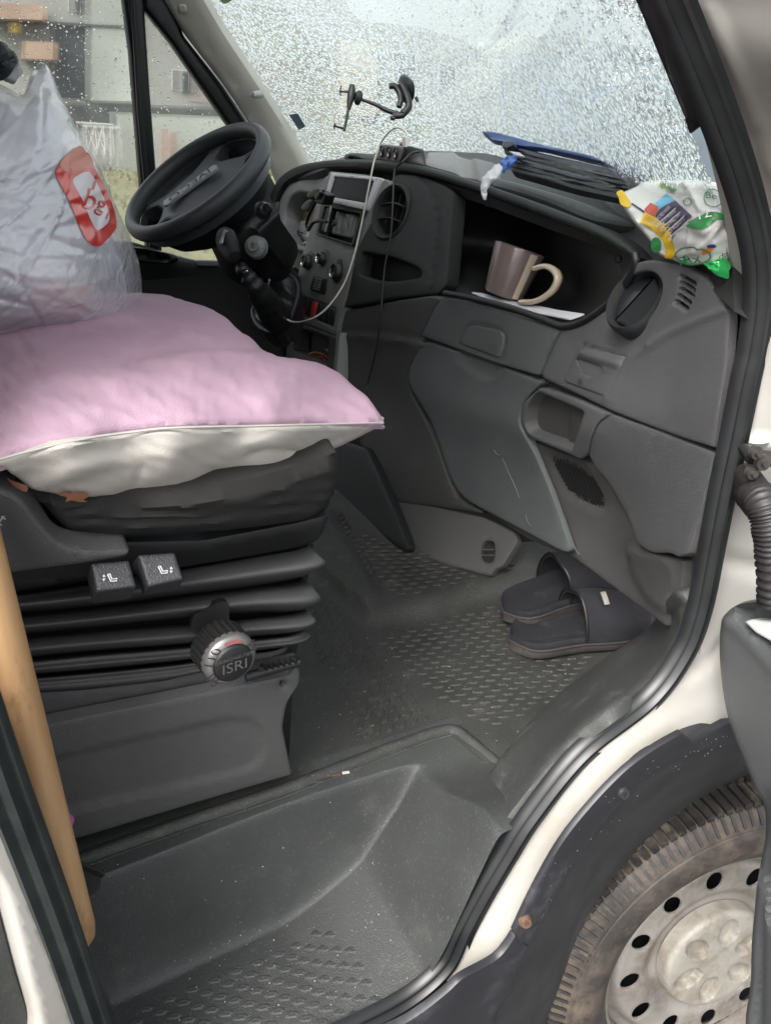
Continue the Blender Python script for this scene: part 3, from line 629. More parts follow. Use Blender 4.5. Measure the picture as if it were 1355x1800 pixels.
# --- cab floor
zF = .864
SF = Surf([(520, 1380, 'z', zF), (790, 1285, 'z', zF), (560, 1200, 'z', zF), (650, 1120, 'z', zF), (900, 1200, 'z', zF), (780, 1120, 'z', zF), (1000, 1130, 'z', zF), (1150, 1120, 'z', zF+.01),
           (700, 1030, 'z', .878), (820, 1030, 'z', .882), (950, 1010, 'z', .895), (620, 1000, 'z', .89), (580, 930, 'z', .905), (650, 930, 'z', .905), (720, 975, 'z', .89), (1040, 1010, 'z', .905), (860, 985, 'z', .89), (870, 1340, 'z', zF+.006)])
fpoly = [(440, 1400), (480, 1180), (520, 1060), (545, 960), (590, 850), (640, 850), (720, 930), (860, 965), (1000, 960), (1150, 1060), (1190, 1040), (1210, 1110), (1120, 1190), (1000, 1270), (895, 1350), (868, 1352), (792, 1290), (560, 1380)]
tun = dent([(500, 940), (562, 1010), (650, 1092), (760, 1072), (840, 1046), (960, 1036), (1010, 1020), (1010, 960), (600, 830)], 30, .022)
fm = panel('rubber_floor', fil(fpoly, 8), SF, M['floor'], van, r=0, thick=.01, step=9, relief=addf(tun, wob(.0012, 70, 60, 20, 5), dent([(545, 990), (640, 1075), (668, 1056), (600, 950), (585, 905), (560, 930)], 14, .010)))
def zat(S, x, y, z0=zF):
    z = z0
    for _ in range(4):
        px, py = pr((x, y, z)); q = S(px, py)[0]; z = q[2]+(x-q[0])*0
        n = S.nrm(px, py)[0]; z = q[2]-((x-q[0])*n[0]+(y-q[1])*n[1])/n[2]
    return z, px, py, n
def studmesh(L, W, H):
    V = [(-L, 0, 0), (-L*.45, -W, 0), (L*.45, -W, 0), (L, 0, 0), (L*.45, W, 0), (-L*.45, W, 0), (-L*.5, 0, H*.8), (-L*.3, -W*.45, H), (L*.3, -W*.45, H), (L*.5, 0, H*.8), (L*.3, W*.45, H), (-L*.3, W*.45, H)]
    F_ = [[i, (i+1) % 6, 6+(i+1) % 6, 6+i] for i in range(6)]+[[6, 7, 8, 9, 10, 11]]
    me = bpy.data.meshes.new('stud'); me.from_pydata([(a, b, c) for a, b, c in V], [], F_); me.materials.append(None); return me
def put(me, name, p, X, N, parent, m):
    X = np.array(X, float); N = np.array(N)/np.linalg.norm(N); X = X-(X@N)*N; X /= np.linalg.norm(X); Y = np.cross(N, X)
    o = bpy.data.objects.new(name, me); COL.objects.link(o); o.parent = parent; off = root_loc(parent)
    o.matrix_local = Matrix(((X[0], Y[0], N[0], p[0]-off[0]), (X[1], Y[1], N[1], p[1]-off[1]), (X[2], Y[2], N[2], p[2]-off[2]), (0, 0, 0, 1))); return o
me1 = studmesh(.0115, .0042, .0024); me1.materials[0] = M['floor']
zoneA = np.array([(650, 1112), (760, 1082), (860, 1058), (960, 1042), (1040, 1120), (1030, 1180), (940, 1255), (850, 1278), (740, 1200)], float)
zoneB = np.array([(540, 1000), (640, 1105), (745, 1215), (800, 1262), (650, 1312), (590, 1210), (540, 1130)], float)
zoneC = np.array([(640, 950), (700, 975), (820, 1000), (930, 1000), (900, 1020), (800, 1042), (700, 1068), (660, 1030), (620, 970)], float)
zoneD = np.array([(580, 900), (625, 950), (668, 1040), (655, 1075), (606, 1035), (562, 985), (565, 940)], float)
cand = []
for zn, X, sx, sy in ((zoneA, (1, -.25, 0), .030, .0135), (zoneB, (.75, .66, 0), .030, .014), (zoneC, (1, -.25, 0), .030, .014), (zoneD, (.8, .6, 0), .026, .013)):
    X = np.array(X)/np.linalg.norm(X); Y = np.array((-X[1], X[0], 0))
    for i in range(-60, 60):
        for j in range(-80, 80):
            q = np.array((.7, .5, 0))+X*(i+(j % 2)*.5)*sx+Y*j*sy
            px, py = pr((q[0], q[1], zF+.02))
            if not inside(np.array([[px, py]]), zn)[0]: continue
            z, px, py, n = zat(SF, q[0], q[1])
            if not inside(np.array([[px, py]]), zn)[0]: continue
            hh = float(tun(np.array([px]), np.array([py]), None)[0])
            cand.append((px, py, q, z+hh, n, X))
cand.sort(key=lambda c: -c[1])
for k, (px, py, q, z, n, X) in enumerate(cand[:300]): put(me1, 'tread_stud', (q[0], q[1], z), X, n, fm, M['floor'])
V = []; F_ = []
for px, py, q, z, n, X in cand[300:]:
    Y = np.cross(n, X); k = len(V); bv = [np.array(v.co) for v in me1.vertices]
    for v in bv: V.append(np.array((q[0], q[1], z))+X*v[0]+Y*v[1]+n*v[2])
    for p in me1.polygons: F_.append([k+i for i in p.vertices])
if V: obj('tread_studs', V, F_, M['floor'], fm, smooth=False, kind='stuff')

# --- moulded step well
NX, NY = 150, 110
xs = np.linspace(-.06, .60, NX); ysn = np.r_[np.linspace(-.010, .14, 45), np.linspace(.142, .262, 65)]
def smx(a, b, k): h = np.clip(.5+.5*(a-b)/k, 0, 1); return b*(1-h)+a*h+k*h*(1-h)
def stepz(x, y):
    zt = .676
    yw = .158+.020*sstep(.0, .35, x)
    wall = zt+(y-yw)/.020*.174
    r0 = np.interp(x, [.30, .363, .40, .425, .45, .475, .52, .60], [zt-.03, .692, .715, .775, .850, .92, 1.05, 1.3])
    r1 = np.interp(x, [.28, .34, .40, .46, .50, .56, .60], [zt-.03, .690, .737, .812, .88, .98, 1.06])
    t = np.clip(y/.18, 0, 1); ramp = r0*(1-t)+r1*t
    left = zt+(-x+.048)*4
    u = smx(smx(wall, ramp, .11), smx(zt+.0*x, left, .03), .090)
    led = zF+.0*x+sstep(.40, .49, x)*.067*(1-sstep(0, .18, y))
    return -smx(-u, -led, .014)
V = [(x, y, float(stepz(np.array(x), np.array(y)))) for x in xs for y in ysn]; n = len(ysn)
F_ = [[i*n+j, (i+1)*n+j, (i+1)*n+j+1, i*n+j+1] for i in range(NX-1) for j in range(n-1)]
sw = obj('step_well', V, F_, M['step'], van)
me2 = studmesh(.0135, .0056, .0013); me2.materials[0] = M['step']
k = 0
for i in range(-4, 18):
    for j in range(0, 14):
        x = .03+i*.0285+(j % 2)*.0143; y = .008+j*.0118
        if x < .10-.3*y or x > .385-.3*y or y > .135: continue
        z0 = float(stepz(np.array(x), np.array(y)))
        if z0 > .7035: continue
        put(me2, 'step_stud', (x, y, z0-.0005), (1, -.3, 0), (0, 0, 1), sw, M['step']); k += 1
for x, y in ((320, 1712), (500, 1658), (456, 1790)):
    for zz in (.694,):
        p = at(x, y, 'z', zz); lathe('step_screw', [(0, .001), (.003, .001), (.004, .004), (.008, .004), (.010, 0)], p, (0, 0, 1), M['rust'], sw, n=14)
p = at(805, 1306, 'z', zF+.004); lathe('step_screw', [(0, .001), (.003, .001), (.004, .003), (.007, .003), (.009, -.002)], p, (0, 0, 1), M['rust'], sw, n=14)
# beaded retaining strip between floor and step
bp_ = cr([at(60, 1548, 'z', zF), at(133, 1516, 'z', zF), at(330, 1446, 'z', zF), at(480, 1396, 'z', zF), at(560, 1366, 'z', zF), at(700, 1312, 'z', zF), at(770, 1288, 'z', zF), at(800, 1286, 'z', zF), at(830, 1308, 'z', zF), at(876, 1346, 'z', zF)], 16)
V, F_ = sweep(bp_, [(-.011, -.004), (-.009, .005), (-.003, .009), (.003, .009), (.008, .004), (.010, -.004)], up=(0, 0, 1)); obj('edge_strip', V, F_, M['floor'], van, sharp=60)
V = []; F_ = []
tg = np.gradient(bp_, axis=0)
for i in range(0, len(bp_)-1):
    for s in range(5):
        p = bp_[i]+(bp_[i+1]-bp_[i])*s/5+np.array((rng.normal(0, .0006), -.0115, .0002)); drop_at(V, F_, p, (0, -.3, 1), .0016, .9)
obj('edge_beading', V, F_, M['step'], van, kind='stuff')

# --- sill trim between the floor and the seal
SS = Surf([(1205, 1060, 'y', .012), (1185, 1140, 'y', .012), (1120, 1215, 'y', .012), (1000, 1305, 'y', .012), (925, 1400, 'y', .012), (885, 1450, 'y', .012), (868, 1352, 'z', .875), (905, 1310, 'z', .878), (1000, 1215, 'z', .885), (1090, 1150, 'z', .90), (1150, 1105, 'z', .95), (855, 1400, 'z', .872), (1180, 1050, 'y', .05), (950, 1330, 'y', .06), (1060, 1220, 'y', .06)])
panel('sill_trim', cr([(1192, 1036), (1206, 1046), (1212, 1066), (1192, 1130), (1128, 1212), (1010, 1302), (925, 1406), (884, 1456), (866, 1440), (850, 1396), (862, 1366), (880, 1338), (934, 1270), (990, 1216), (1064, 1160), (1140, 1104), (1176, 1050)], 4, True), SS, M['sill'], van, r=7, b=.006, thick=.012, off=.008, step=8,
      relief=addf(groove([(880, 1350), (925, 1310), (1000, 1240), (1070, 1180), (1150, 1120), (1190, 1060)], 6, .004), groove([(900, 1340), (950, 1290), (1010, 1235)], 3, -.0025), wob(.0006, 20, 30, 0, 9)))

# --- driver side door lining
SDd = Surf([(200, 430, 'y', 2.0), (420, 455, 'y', 2.0), (300, 560, 'y', 1.96), (520, 640, 'y', 1.96), (180, 640, 'y', 1.94)])
panel('driver_door_lining', fil([(150, 420), (236, 424), (290, 442), (345, 456), (420, 458), (500, 470), (560, 700), (150, 700)], 6), SDd, mat('door_lining_plastic', (.030, .036, .036), .45, bump=.3), van, r=10, b=.03, thick=.03, relief=addf(groove([(330, 452), (345, 470), (420, 480)], 3, -.006), groove([(200, 500), (420, 520)], 40, -.03)))
panel('door_tray', cr([(196, 448), (222, 434), (262, 438), (306, 448), (312, 458), (290, 464), (240, 460), (200, 456)], 5, True), SDd, M['black'], van, r=6, b=.012, thick=.03, off=.03, step=8, relief=dent(cr([(210, 450), (230, 442), (262, 445), (296, 453), (280, 458), (240, 456)], 4, True), 8, -.02))
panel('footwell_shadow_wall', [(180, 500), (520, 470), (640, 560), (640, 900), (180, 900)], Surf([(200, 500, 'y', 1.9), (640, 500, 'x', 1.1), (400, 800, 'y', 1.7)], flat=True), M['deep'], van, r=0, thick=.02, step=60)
# ================================================================== DASHBOARD
dash = thing('dashboard', (.95, 1.0, .95), 'grey and black van dashboard with round vents, knobs and an open tray', 'dashboard')
SDB = Surf([(1285, 560, 'y', .025), (1252, 790, 'y', .025), (1205, 980, 'y', .03), (1165, 1100, 'y', .07), (1210, 470, 'x', .745), (1120, 530, 'x', .79), (1000, 580, 'x', .83), (1040, 760, 'x', .80), (960, 670, 'x', .83), (1010, 790, 'x', .83),
            (1003, 971, 'x', .868), (1085, 889, 'x', .85), (939, 787, 'x', .86), (780, 560, 'x', .86), (722, 645, 'x', .865), (758, 734, 'x', .865), (806, 867, 'x', .88), (913, 929, 'x', .88), (690, 880, 'x', .84), (604, 540, 'x', .855),
            (600, 700, 'x', .85), (640, 850, 'x', .82), (700, 700, 'x', .87), (1110, 1010, 'x', .86)])
# carcass behind the panels
panel('carcass', fil([(585, 560), (606, 541), (700, 526), (760, 520), (800, 532), (1000, 582), (1080, 560), (1170, 470), (1286, 545), (1262, 790), (1214, 975), (1196, 1032), (1167, 1104), (1006, 990), (915, 948), (845, 905), (760, 890), (688, 884), (640, 800), (590, 700)], 8), SDB, M['dash_low'], dash, r=6, b=.008, thick=.03, off=-.018, step=14)
# left console side
panel('console_side', fil([(596, 548), (650, 538), (700, 528), (758, 520), (772, 524), (744, 584), (738, 597), (752, 606), (724, 636), (716, 660), (722, 690), (758, 760), (790, 850), (800, 874), (846, 902), (760, 892), (692, 882), (640, 790), (592, 700), (588, 640)], 6), SDB, M['dash_low'], dash, r=4, b=.004, thick=.012, step=10,
      relief=addf(groove([(588, 583), (640, 580), (700, 588), (742, 596)], 5, -.004), groove([(588, 594), (640, 591), (700, 599), (745, 607)], 7, .006)))
# console foot: edge panel with cable run, kick panel
SK = Surf([(690, 880, 'x', .82), (900, 945, 'x', .895), (862, 1010, 'x', .85), (730, 965, 'x', .775), (780, 900, 'x', .845)])
panel('kick_panel', fil([(684, 879), (760, 889), (850, 908), (905, 934), (912, 950), (884, 996), (870, 1000), (864, 1012), (840, 1008), (760, 985), (724, 960), (700, 915)], 7), SK, M['dash_low'], dash, r=5, b=.005, thick=.012, step=9,
      holes=[cr([(849, 955), (858, 950), (867, 955), (868, 972), (865, 986), (857, 989), (848, 984), (847, 970)], 4, True)])
panel('kick_panel_recess', fil([(840, 945), (875, 945), (875, 995), (840, 995)], 5), SK, M['deep'], dash, r=0, off=-.02, thick=.003)
for y in (966, 976): tube('vent_bar', np.array([SK(846, y)[0], SK(869, y)[0]]), .0016, M['dash_low'], dash, n=6, sub=0)
SE = Surf([(600, 800, 'x', .74), (640, 790, 'x', .76), (712, 966, 'x', .74)], flat=True)
panel('console_foot', fil([(590, 770), (642, 786), (664, 830), (700, 915), (716, 960), (712, 970), (680, 950), (606, 898), (560, 830)], 5), SE, M['black'], dash, r=4, b=.004, thick=.02, step=9)
# lids
lidL = [(751, 600), (800, 616, 20), (880, 644, 20), (956, 671), (936, 690, 14), (919, 712, 12), (917, 742, 10), (939, 788, 20), (968, 862, 20), (1004, 962, 14), (1000, 972, 8), (985, 968, 20), (913, 929, 30), (812, 876, 26), (790, 838, 20), (757, 735, 20), (722, 676, 10), (720, 646, 10), (738, 612, 14)]
panel('glovebox_lid', fil(lidL, 6), SDB, M['lid'], dash, r=3.5, b=.004, thick=.012, off=.003, step=8,
      relief=addf(lambda x, y, d: .009*np.exp(-((y-(690+(x-740)*.33))/40.)**2), dent(fil([(800, 609), (886, 638), (880, 650), (866, 662), (846, 660), (822, 646), (806, 630)], 3), 8, -.009)))
lidU = [(782, 524), (860, 542, 20), (990, 579), (976, 600, 20), (952, 655, 10), (948, 660, 4), (880, 640, 20), (742, 590), (748, 578, 10), (768, 536, 14)]
latch = fil([(806, 604), (812, 586, 10), (824, 572, 8), (838, 568, 8), (880, 577, 10), (891, 584, 10), (891, 604, 10), (884, 632)], 6)
panel('upper_lid', fil(lidU, 6), SDB, M['lid'], dash, r=3, b=.003, thick=.012, off=.006, step=8, relief=dent(latch, 5, -.006))
panel('lid_latch', fil([(809, 603), (814, 587, 10), (826, 574, 8), (838, 571, 8), (879, 580, 10), (888, 586, 10), (888, 604, 10), (881, 629)], 6), SDB, M['lid'], dash, r=2.5, b=.002, thick=.004, off=.0075, step=6)
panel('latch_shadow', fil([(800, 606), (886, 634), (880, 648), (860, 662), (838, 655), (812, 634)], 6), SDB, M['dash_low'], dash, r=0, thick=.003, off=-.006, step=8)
# oddments strip left of ashtray
ep = [(991, 580), (1008, 574), (1060, 545, 30), (1090, 512, 30), (1104, 478, 12), (1120, 462, 12), (1150, 455, 20), (1210, 466, 20), (1258, 496, 20), (1286, 542, 6), (1290, 560, 10), (1284, 640, 20), (1262, 788), (1200, 768, 20), (1078, 722), (1020, 694, 10), (957, 665), (956, 656), (978, 604, 20)]
def pose_circle(px, py, depth, radius, minor_dir, aspect):
    c = CAM+dirs(px, py)/FPX*depth; v = (c-CAM)/np.linalg.norm(c-CAM)
    m = RT*minor_dir[0]+UP*minor_dir[1]; m = m-(m@v)*v; m /= np.linalg.norm(m)
    return c, m*math.sqrt(1-aspect**2)-v*aspect
def vent_pose(px, py, S, semi, mind, asp, off):
    dp = (S(px, py)[0]-CAM)@FW-off; rad = semi/FPX*dp; c, n = pose_circle(px, py, dp, rad, mind, asp)
    X, Y, Z = basis(n); hp = [tuple(float(v) for v in pr(c+(X*math.cos(t)+Y*math.sin(t))*rad*.95)) for t in np.linspace(0, 2*math.pi, 33)[:-1]]
    return c, n, rad, hp
VR = vent_pose(1119, 530, SDB, 60, (-.81, .58), .66, .012); ves = VR[3]
slots = []
for a, b in (((1202, 485), (1227, 500)), ((1202, 496), (1226, 511)), ((1201, 507), (1224, 522)), ((1198, 518), (1219, 533)), ((1194, 529), (1214, 543))):
    a = np.array(a, float); b = np.array(b, float); d = (b-a)/np.linalg.norm(b-a); q = np.array((-d[1], d[0]))*4.1
    slots.append([tuple(v) for v in fil([tuple(a+q-d*1), tuple(b+q+d*1), tuple(b-q+d*1), tuple(a-q-d*1)], 4)])
up = panel('upper_end_panel', fil(ep, 6), SDB, M['dash'], dash, r=4, b=.005, thick=.006, off=.008, step=6, holes=[ves]+slots,
      relief=addf(groove([(1070, 700), (1092, 656), (1118, 628), (1180, 586), (1240, 560), (1284, 543)], 7, .004), groove([(1146, 606), (1168, 572), (1194, 536)], 7, .0035), groove([(994, 672), (1010, 636), (1030, 608), (1110, 632)], 2.2, -.004), groove([(1076, 688), (1092, 650), (1106, 632)], 2.2, -.004), wob(.0005, 80, 80, 0, 4)))
panel('slot_backing', fil([(1185, 475), (1236, 478), (1232, 550), (1186, 545)], 5), SDB, M['deep'], dash, r=0, thick=.002, off=-.004)
panel('ashtray_lid', fil([(1034, 611), (1104, 627), (1101, 642), (1074, 700), (1060, 694), (997, 671), (1012, 636)], 6), SDB, M['dash'], dash, r=3, b=.003, thick=.005, off=.011, step=5,
      relief=addf(groove([(1030, 622), (1092, 640)], 7, .006), dent(fil([(1020, 632), (1060, 646), (1066, 652), (1050, 662), (1030, 656)], 4), 5, -.014)))
panel('ashtray_finger_hole', cr([(1021, 633), (1040, 642), (1066, 652), (1062, 658), (1044, 661), (1028, 652)], 4, True), SDB, M['deep'], dash, r=0, thick=.002, off=.0045, step=5)
for x, y in ((979, 600), (982, 597), (972, 617), (975, 620), (970, 625)): lathe('speck', [(0, .0006), (.0012, .0004), (.0015, 0)], SDB(x, y)[0]+SDB.nrm(x, y)[0]*.0092, SDB.nrm(x, y)[0], M['black'], up, n=8)
letters('ashtray_mark', '|||', SDB, 1032, 671, 11, 0, M['black'], dash, off=.0125)
# round vent on the right
def round_vent(c, rad, nrm, lean, mats, flap=True, parent=dash):
    X, Y, Z = basis(nrm, lean)
    v = lathe('round_vent', [(rad*.80, -.02), (rad*.80, .0), (rad*.84, .006), (rad*.93, .010), (rad*1.0, .006), (rad*1.03, -.004), (rad*1.03, -.02)], c, nrm, mats[0], parent, n=48, up=lean)
    lathe('vent_bowl', [(0, -.035), (rad*.6, -.035), (rad*.82, -.004)], c, nrm, M['deep'], v, n=32)
    if flap:
        for sgn in (-1, 1):
            V = []; F_ = []; m = 14
            for k in range(m+1):
                t = -1+2*k/m; y = t*rad*.78; xe = math.sqrt(max(0, 1-t*t))*rad*.78
                for j in range(7):
                    u = j/6; x = sgn*(rad*.012+u*max(0, xe-rad*.012)); h = (.0035*(1 if sgn > 0 else .2)+.006*(1-u)*(1 if sgn < 0 else .25)-.003*u)
                    V.append(c+X*x+Y*y+Z*h)
            for k in range(m):
                for j in range(6): a = k*7+j; F_.append([a, a+1, a+8, a+7] if sgn > 0 else [a, a+7, a+8, a+1])
            obj('vent_flap', V, F_, mats[1], v)
    else:
        for q in (-.30, .22):
            yy = rad*q; L = math.sqrt(rad*rad*.6-yy*yy)
            P = np.array([c+X*(-L+2*L*k/10)+Y*(yy+rad*.12*(1-(k/5-1)**2))+Z*(-.008+.004*(1-(k/5-1)**2)) for k in range(11)])
            V, F_ = sweep(P, [(-.001, -.007), (.0012, -.007), (.0012, .007), (-.001, .007)], up=Z); obj('vent_slat', V, F_, mats[1], v, smooth=False)
        for q in (-.35, .0, .35):
            P = np.array([c+X*rad*q+Y*(-rad*.7)-Z*.016, c+X*rad*q+Y*rad*.7-Z*.016]); V, F_ = sweep(P, [(-.001, -.005), (.001, -.005), (.001, .005), (-.001, .005)], up=Z); obj('vent_blade', V, F_, M['black'], v, smooth=False)
    return v
M['ventgloss'] = mat('satin_black_plastic', (.018, .020, .022), .28, var=.1)
round_vent(VR[0], VR[2], VR[1], (0, -.35, 1), (M['blacksoft'], M['ventgloss']))
# grab handle recess, speaker, lower end panels
fr = fil([(954, 680), (1016, 700, 10), (1078, 727), (1056, 742, 10), (1044, 768, 10), (1038, 796, 8), (1026, 806, 6), (1006, 797, 6), (930, 766, 10), (919, 742, 8), (922, 708, 10)], 6)
hole = fil([(950, 688), (1032, 723), (1010, 788, 4), (934, 760, 10), (928, 744, 10), (932, 712, 14)], 5)
panel('pocket_frame', fr, SDB, M['dash'], dash, r=4, b=.005, thick=.055, off=.010, step=6, holes=[hole])
panel('pocket_back', fil([(940, 676), (1046, 716), (1020, 800), (920, 766)], 5), SDB, M['dash_low'], dash, r=0, thick=.003, off=-.035, step=10, relief=dent([(990, 660), (1060, 690), (1040, 830), (985, 800)], 3, .024))
panel('speaker_panel', fil([(936, 778), (1000, 802, 10), (1028, 812, 10), (1050, 822, 14), (1072, 850, 16), (1104, 912, 20), (1120, 958, 10), (1166, 976, 8), (1196, 984, 6), (1192, 1040, 10), (1166, 1102, 6), (1080, 1036, 14), (1006, 982, 10), (1010, 968, 8), (972, 862, 20)], 6), SDB, M['dash_low'], dash, r=4, b=.004, thick=.014, off=-.004, step=9,
      relief=addf(dent(fil([(1096, 956), (1188, 984), (1180, 1080), (1140, 1060), (1108, 1010)], 20), 10, .008), groove([(1096, 962), (1104, 1000)], 3, -.006), dent(fil([(960, 796), (1006, 812), (1050, 846), (1064, 890), (1058, 902), (1020, 888), (984, 862), (962, 815)], 16), 8, -.006)))
gp = fil([(964, 800), (1004, 814), (1046, 846), (1062, 888), (1058, 898), (1020, 884), (986, 858), (966, 818)], 12)
V = []; F_ = []
e1 = np.array((5.2, 2.4)); e2 = np.array((-1.6, 4.8))
for i in range(-30, 30):
    for j in range(-30, 30):
        c = np.array((1015, 850))+e1*i+e2*j
        if not inside(c[None], gp)[0]: continue
        k = len(V); q = np.array([c+e1*a+e2*b for a, b in ((-.5, -.5), (.5, -.5), (.5, .5), (-.5, .5), (-.28, -.28), (.28, -.28), (.28, .28), (-.28, .28))])
        W = SDB(q[:, 0], q[:, 1])+SDB.nrm(q[:, 0], q[:, 1])*np.array([-.0078]*4+[-.0088]*4)[:, None]
        V += list(W); F_ += [[k+a, k+(a+1) % 4, k+4+(a+1) % 4, k+4+a] for a in range(4)]+[[k+4, k+5, k+6, k+7]]
obj('speaker_grille', V, F_, M['deep'], dash, smooth=False, kind='stuff')
panel('lower_end_panel', fil([(1037, 800), (1041, 770, 10), (1053, 744, 10), (1077, 727, 4), (1160, 756, 20), (1260, 796), (1240, 890, 20), (1213, 974), (1196, 980, 8), (1184, 972, 8), (1150, 972, 12), (1124, 956, 10), (1106, 906, 20), (1074, 846, 20), (1050, 822, 10)], 5), SDB, M['dash'], dash, r=3, b=.003, thick=.014, off=.006, step=9, relief=wob(.0006, 90, 90, 0, 6))

# black upper skin: hood lip, middle panel, tray
SH = Surf([(480, 345, 'x', .935), (503, 308, 'x', .95), (575, 286, 'x', .96), (680, 287, 'x', .955), (790, 310, 'x', .95), (870, 335, 'x', .94), (960, 370, 'x', .92), (1050, 408, 'x', .87), (1130, 455, 'x', .80), (604, 540, 'x', .855), (700, 520, 'x', .865), (766, 510, 'x', .875), (760, 400, 'x', .915), (689, 374, 'x', .91), (540, 330, 'x', .94), (500, 420, 'x', .92), (540, 440, 'x', .89), (790, 520, 'x', .885)])
hoodo = cr([(478, 352), (482, 334), (498, 310), (526, 293), (566, 284), (620, 281), (690, 284), (760, 296), (840, 320), (920, 348), (990, 374), (1060, 402), (1112, 432), (1140, 458)], 6)
hoodi = cr([(1128, 462), (1100, 444), (1052, 418), (985, 392), (915, 366), (835, 337), (755, 312), (690, 300), (622, 296), (570, 299), (534, 308), (508, 322), (494, 342), (488, 360)], 6)
panel('hood_lip', list(hoodo)+list(hoodi), SH, M['blacksoft'], dash, r=7, b=.012, thick=.03, off=.016, step=7)
SHF = Surf([(480, 345, 'x', 1.0), (575, 310, 'x', 1.03), (700, 320, 'x', 1.03), (500, 440, 'x', 1.0), (640, 500, 'x', .98), (540, 400, 'x', 1.01)])
panel('hood_underside', [(484, 356), (492, 336), (520, 304), (570, 292), (640, 292), (700, 296), (740, 305), (720, 420), (700, 540), (560, 560), (480, 440)], SHF, M['blacksoft'], dash, r=0, thick=.01, step=14)
VL = vent_pose(689, 374, SH, 49, (-.93, .37), .62, .010); vh = VL[3]
poc = fil([(640, 443), (690, 452, 10), (733, 469), (744, 480, 6), (740, 490, 8), (690, 496, 14), (660, 492, 10), (632, 482, 6)], 6)
mid = [(684, 322), (700, 306, 10), (740, 310, 10), (786, 328, 8), (800, 338), (794, 420), (788, 500), (772, 517), (740, 521, 10), (690, 526, 10), (650, 535, 10), (604, 541, 4), (606, 520), (628, 440), (660, 360)]
panel('middle_panel', fil(mid, 6), SH, M['blacksoft'], dash, r=4, b=.004, thick=.03, off=.006, step=8, holes=[vh, poc], relief=addf(groove([(740, 312), (764, 340), (772, 384), (768, 440), (760, 516)], 2, -.004), wob(.0006, 60, 60, 0, 8)))
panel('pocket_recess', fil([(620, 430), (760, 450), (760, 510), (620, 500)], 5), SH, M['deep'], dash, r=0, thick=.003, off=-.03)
round_vent(VL[0], VL[2], VL[1], (0, 0, 1), (M['blacksoft'], M['ventgloss']), flap=False)
ST_ = Surf([(830, 515, 'x', .90), (1000, 577, 'x', .88), (905, 500, 'x', 1.05), (1020, 520, 'x', .98), (900, 400, 'x', 1.10), (1000, 440, 'x', 1.02), (1090, 480, 'x', .86), (796, 340, 'x', .97), (870, 345, 'x', 1.0), (1050, 400, 'x', .98), (794, 500, 'x', .93), (1115, 455, 'x', .86), (850, 450, 'x', 1.06)])
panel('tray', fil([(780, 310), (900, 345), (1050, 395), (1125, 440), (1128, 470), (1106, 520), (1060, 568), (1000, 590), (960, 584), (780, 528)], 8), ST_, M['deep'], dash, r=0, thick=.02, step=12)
def shelf_pt(px, py): return at(px, py, 'z', 1.405)
STH = Surf([(830, 515, 'x', .865), (1000, 577, 'x', .825), (840, 528, 'x', .86)])
ts = cr([(786, 519), (830, 527), (900, 545), (960, 566), (994, 578), (1030, 570), (1074, 540), (1104, 505), (1122, 470), (1120, 452)], 8)
tube('tray_edge', np.array([SDB(x, y)[0]+np.array((-.006, 0, .004)) for x, y in ts]), .006, M['black'], dash, n=8, sub=0)
panel('tray_end', fil([(1042, 404), (1096, 430), (1130, 456), (1112, 500), (1092, 524), (1070, 545), (1092, 490), (1080, 452)], 8), Surf([(1050, 405, 'x', .90), (1125, 455, 'x', .80), (1075, 540, 'x', .82), (1090, 470, 'x', .85)]), M['blacksoft'], dash, r=6, b=.01, thick=.02, step=8)
lathe('tray_screw_hole', [(0, -.004), (.004, -.002), (.0055, .001), (.006, 0)], at(1086, 455, 'x', .838), (-1, -.5, .3), M['deep'], dash, n=12)
# dash top behind the hood
STP = Surf([(1130, 380, 'x', .90), (1250, 440, 'y', .09), (900, 300, 'x', 1.12), (870, 335, 'x', .97), (960, 370, 'x', .95), (1050, 405, 'x', .90), (1130, 455, 'x', .81), (720, 293, 'x', .98), (575, 286, 'x', .97), (620, 273, 'x', 1.14), (760, 265, 'x', 1.20), (1260, 480, 'y', .06), (1230, 350, 'y', .12), (1010, 330, 'x', 1.04), (490, 340, 'x', .95)])
panel('dash_top', [(488, 335), (530, 296), (606, 274), (700, 263), (762, 263), (870, 268), (960, 288), (1100, 326), (1256, 380), (1282, 470), (1286, 545), (1240, 500), (1130, 465), (1050, 412), (870, 344), (720, 300), (575, 294), (500, 322)], STP, M['blacksoft'], dash, r=0, thick=.02, step=12, off=-.004)
panel('dash_top_box', fil([(752, 268), (800, 268), (872, 288), (884, 330), (846, 322), (790, 304), (746, 292)], 5), Surf([(752, 268, 'x', 1.06), (872, 288, 'x', 1.04), (800, 304, 'x', 1.0)]), M['fascia'], dash, r=4, b=.006, thick=.05, step=7, off=.004, relief=dent([(800, 262), (830, 270), (840, 330), (812, 320)], 6, -.012))
panel('dash_top_ledge', cr([(872, 318), (930, 332), (1010, 356), (1070, 378), (1100, 388), (1118, 400), (1110, 408), (1070, 402), (1030, 392), (960, 362), (900, 342), (866, 332)], 5, True), Surf([(872, 325, 'x', .985), (1000, 350, 'x', .99), (1100, 400, 'x', .91), (1060, 400, 'x', .90), (960, 360, 'x', .95)]), M['black'], dash, r=6, b=.01, thick=.03, off=.012, step=8)

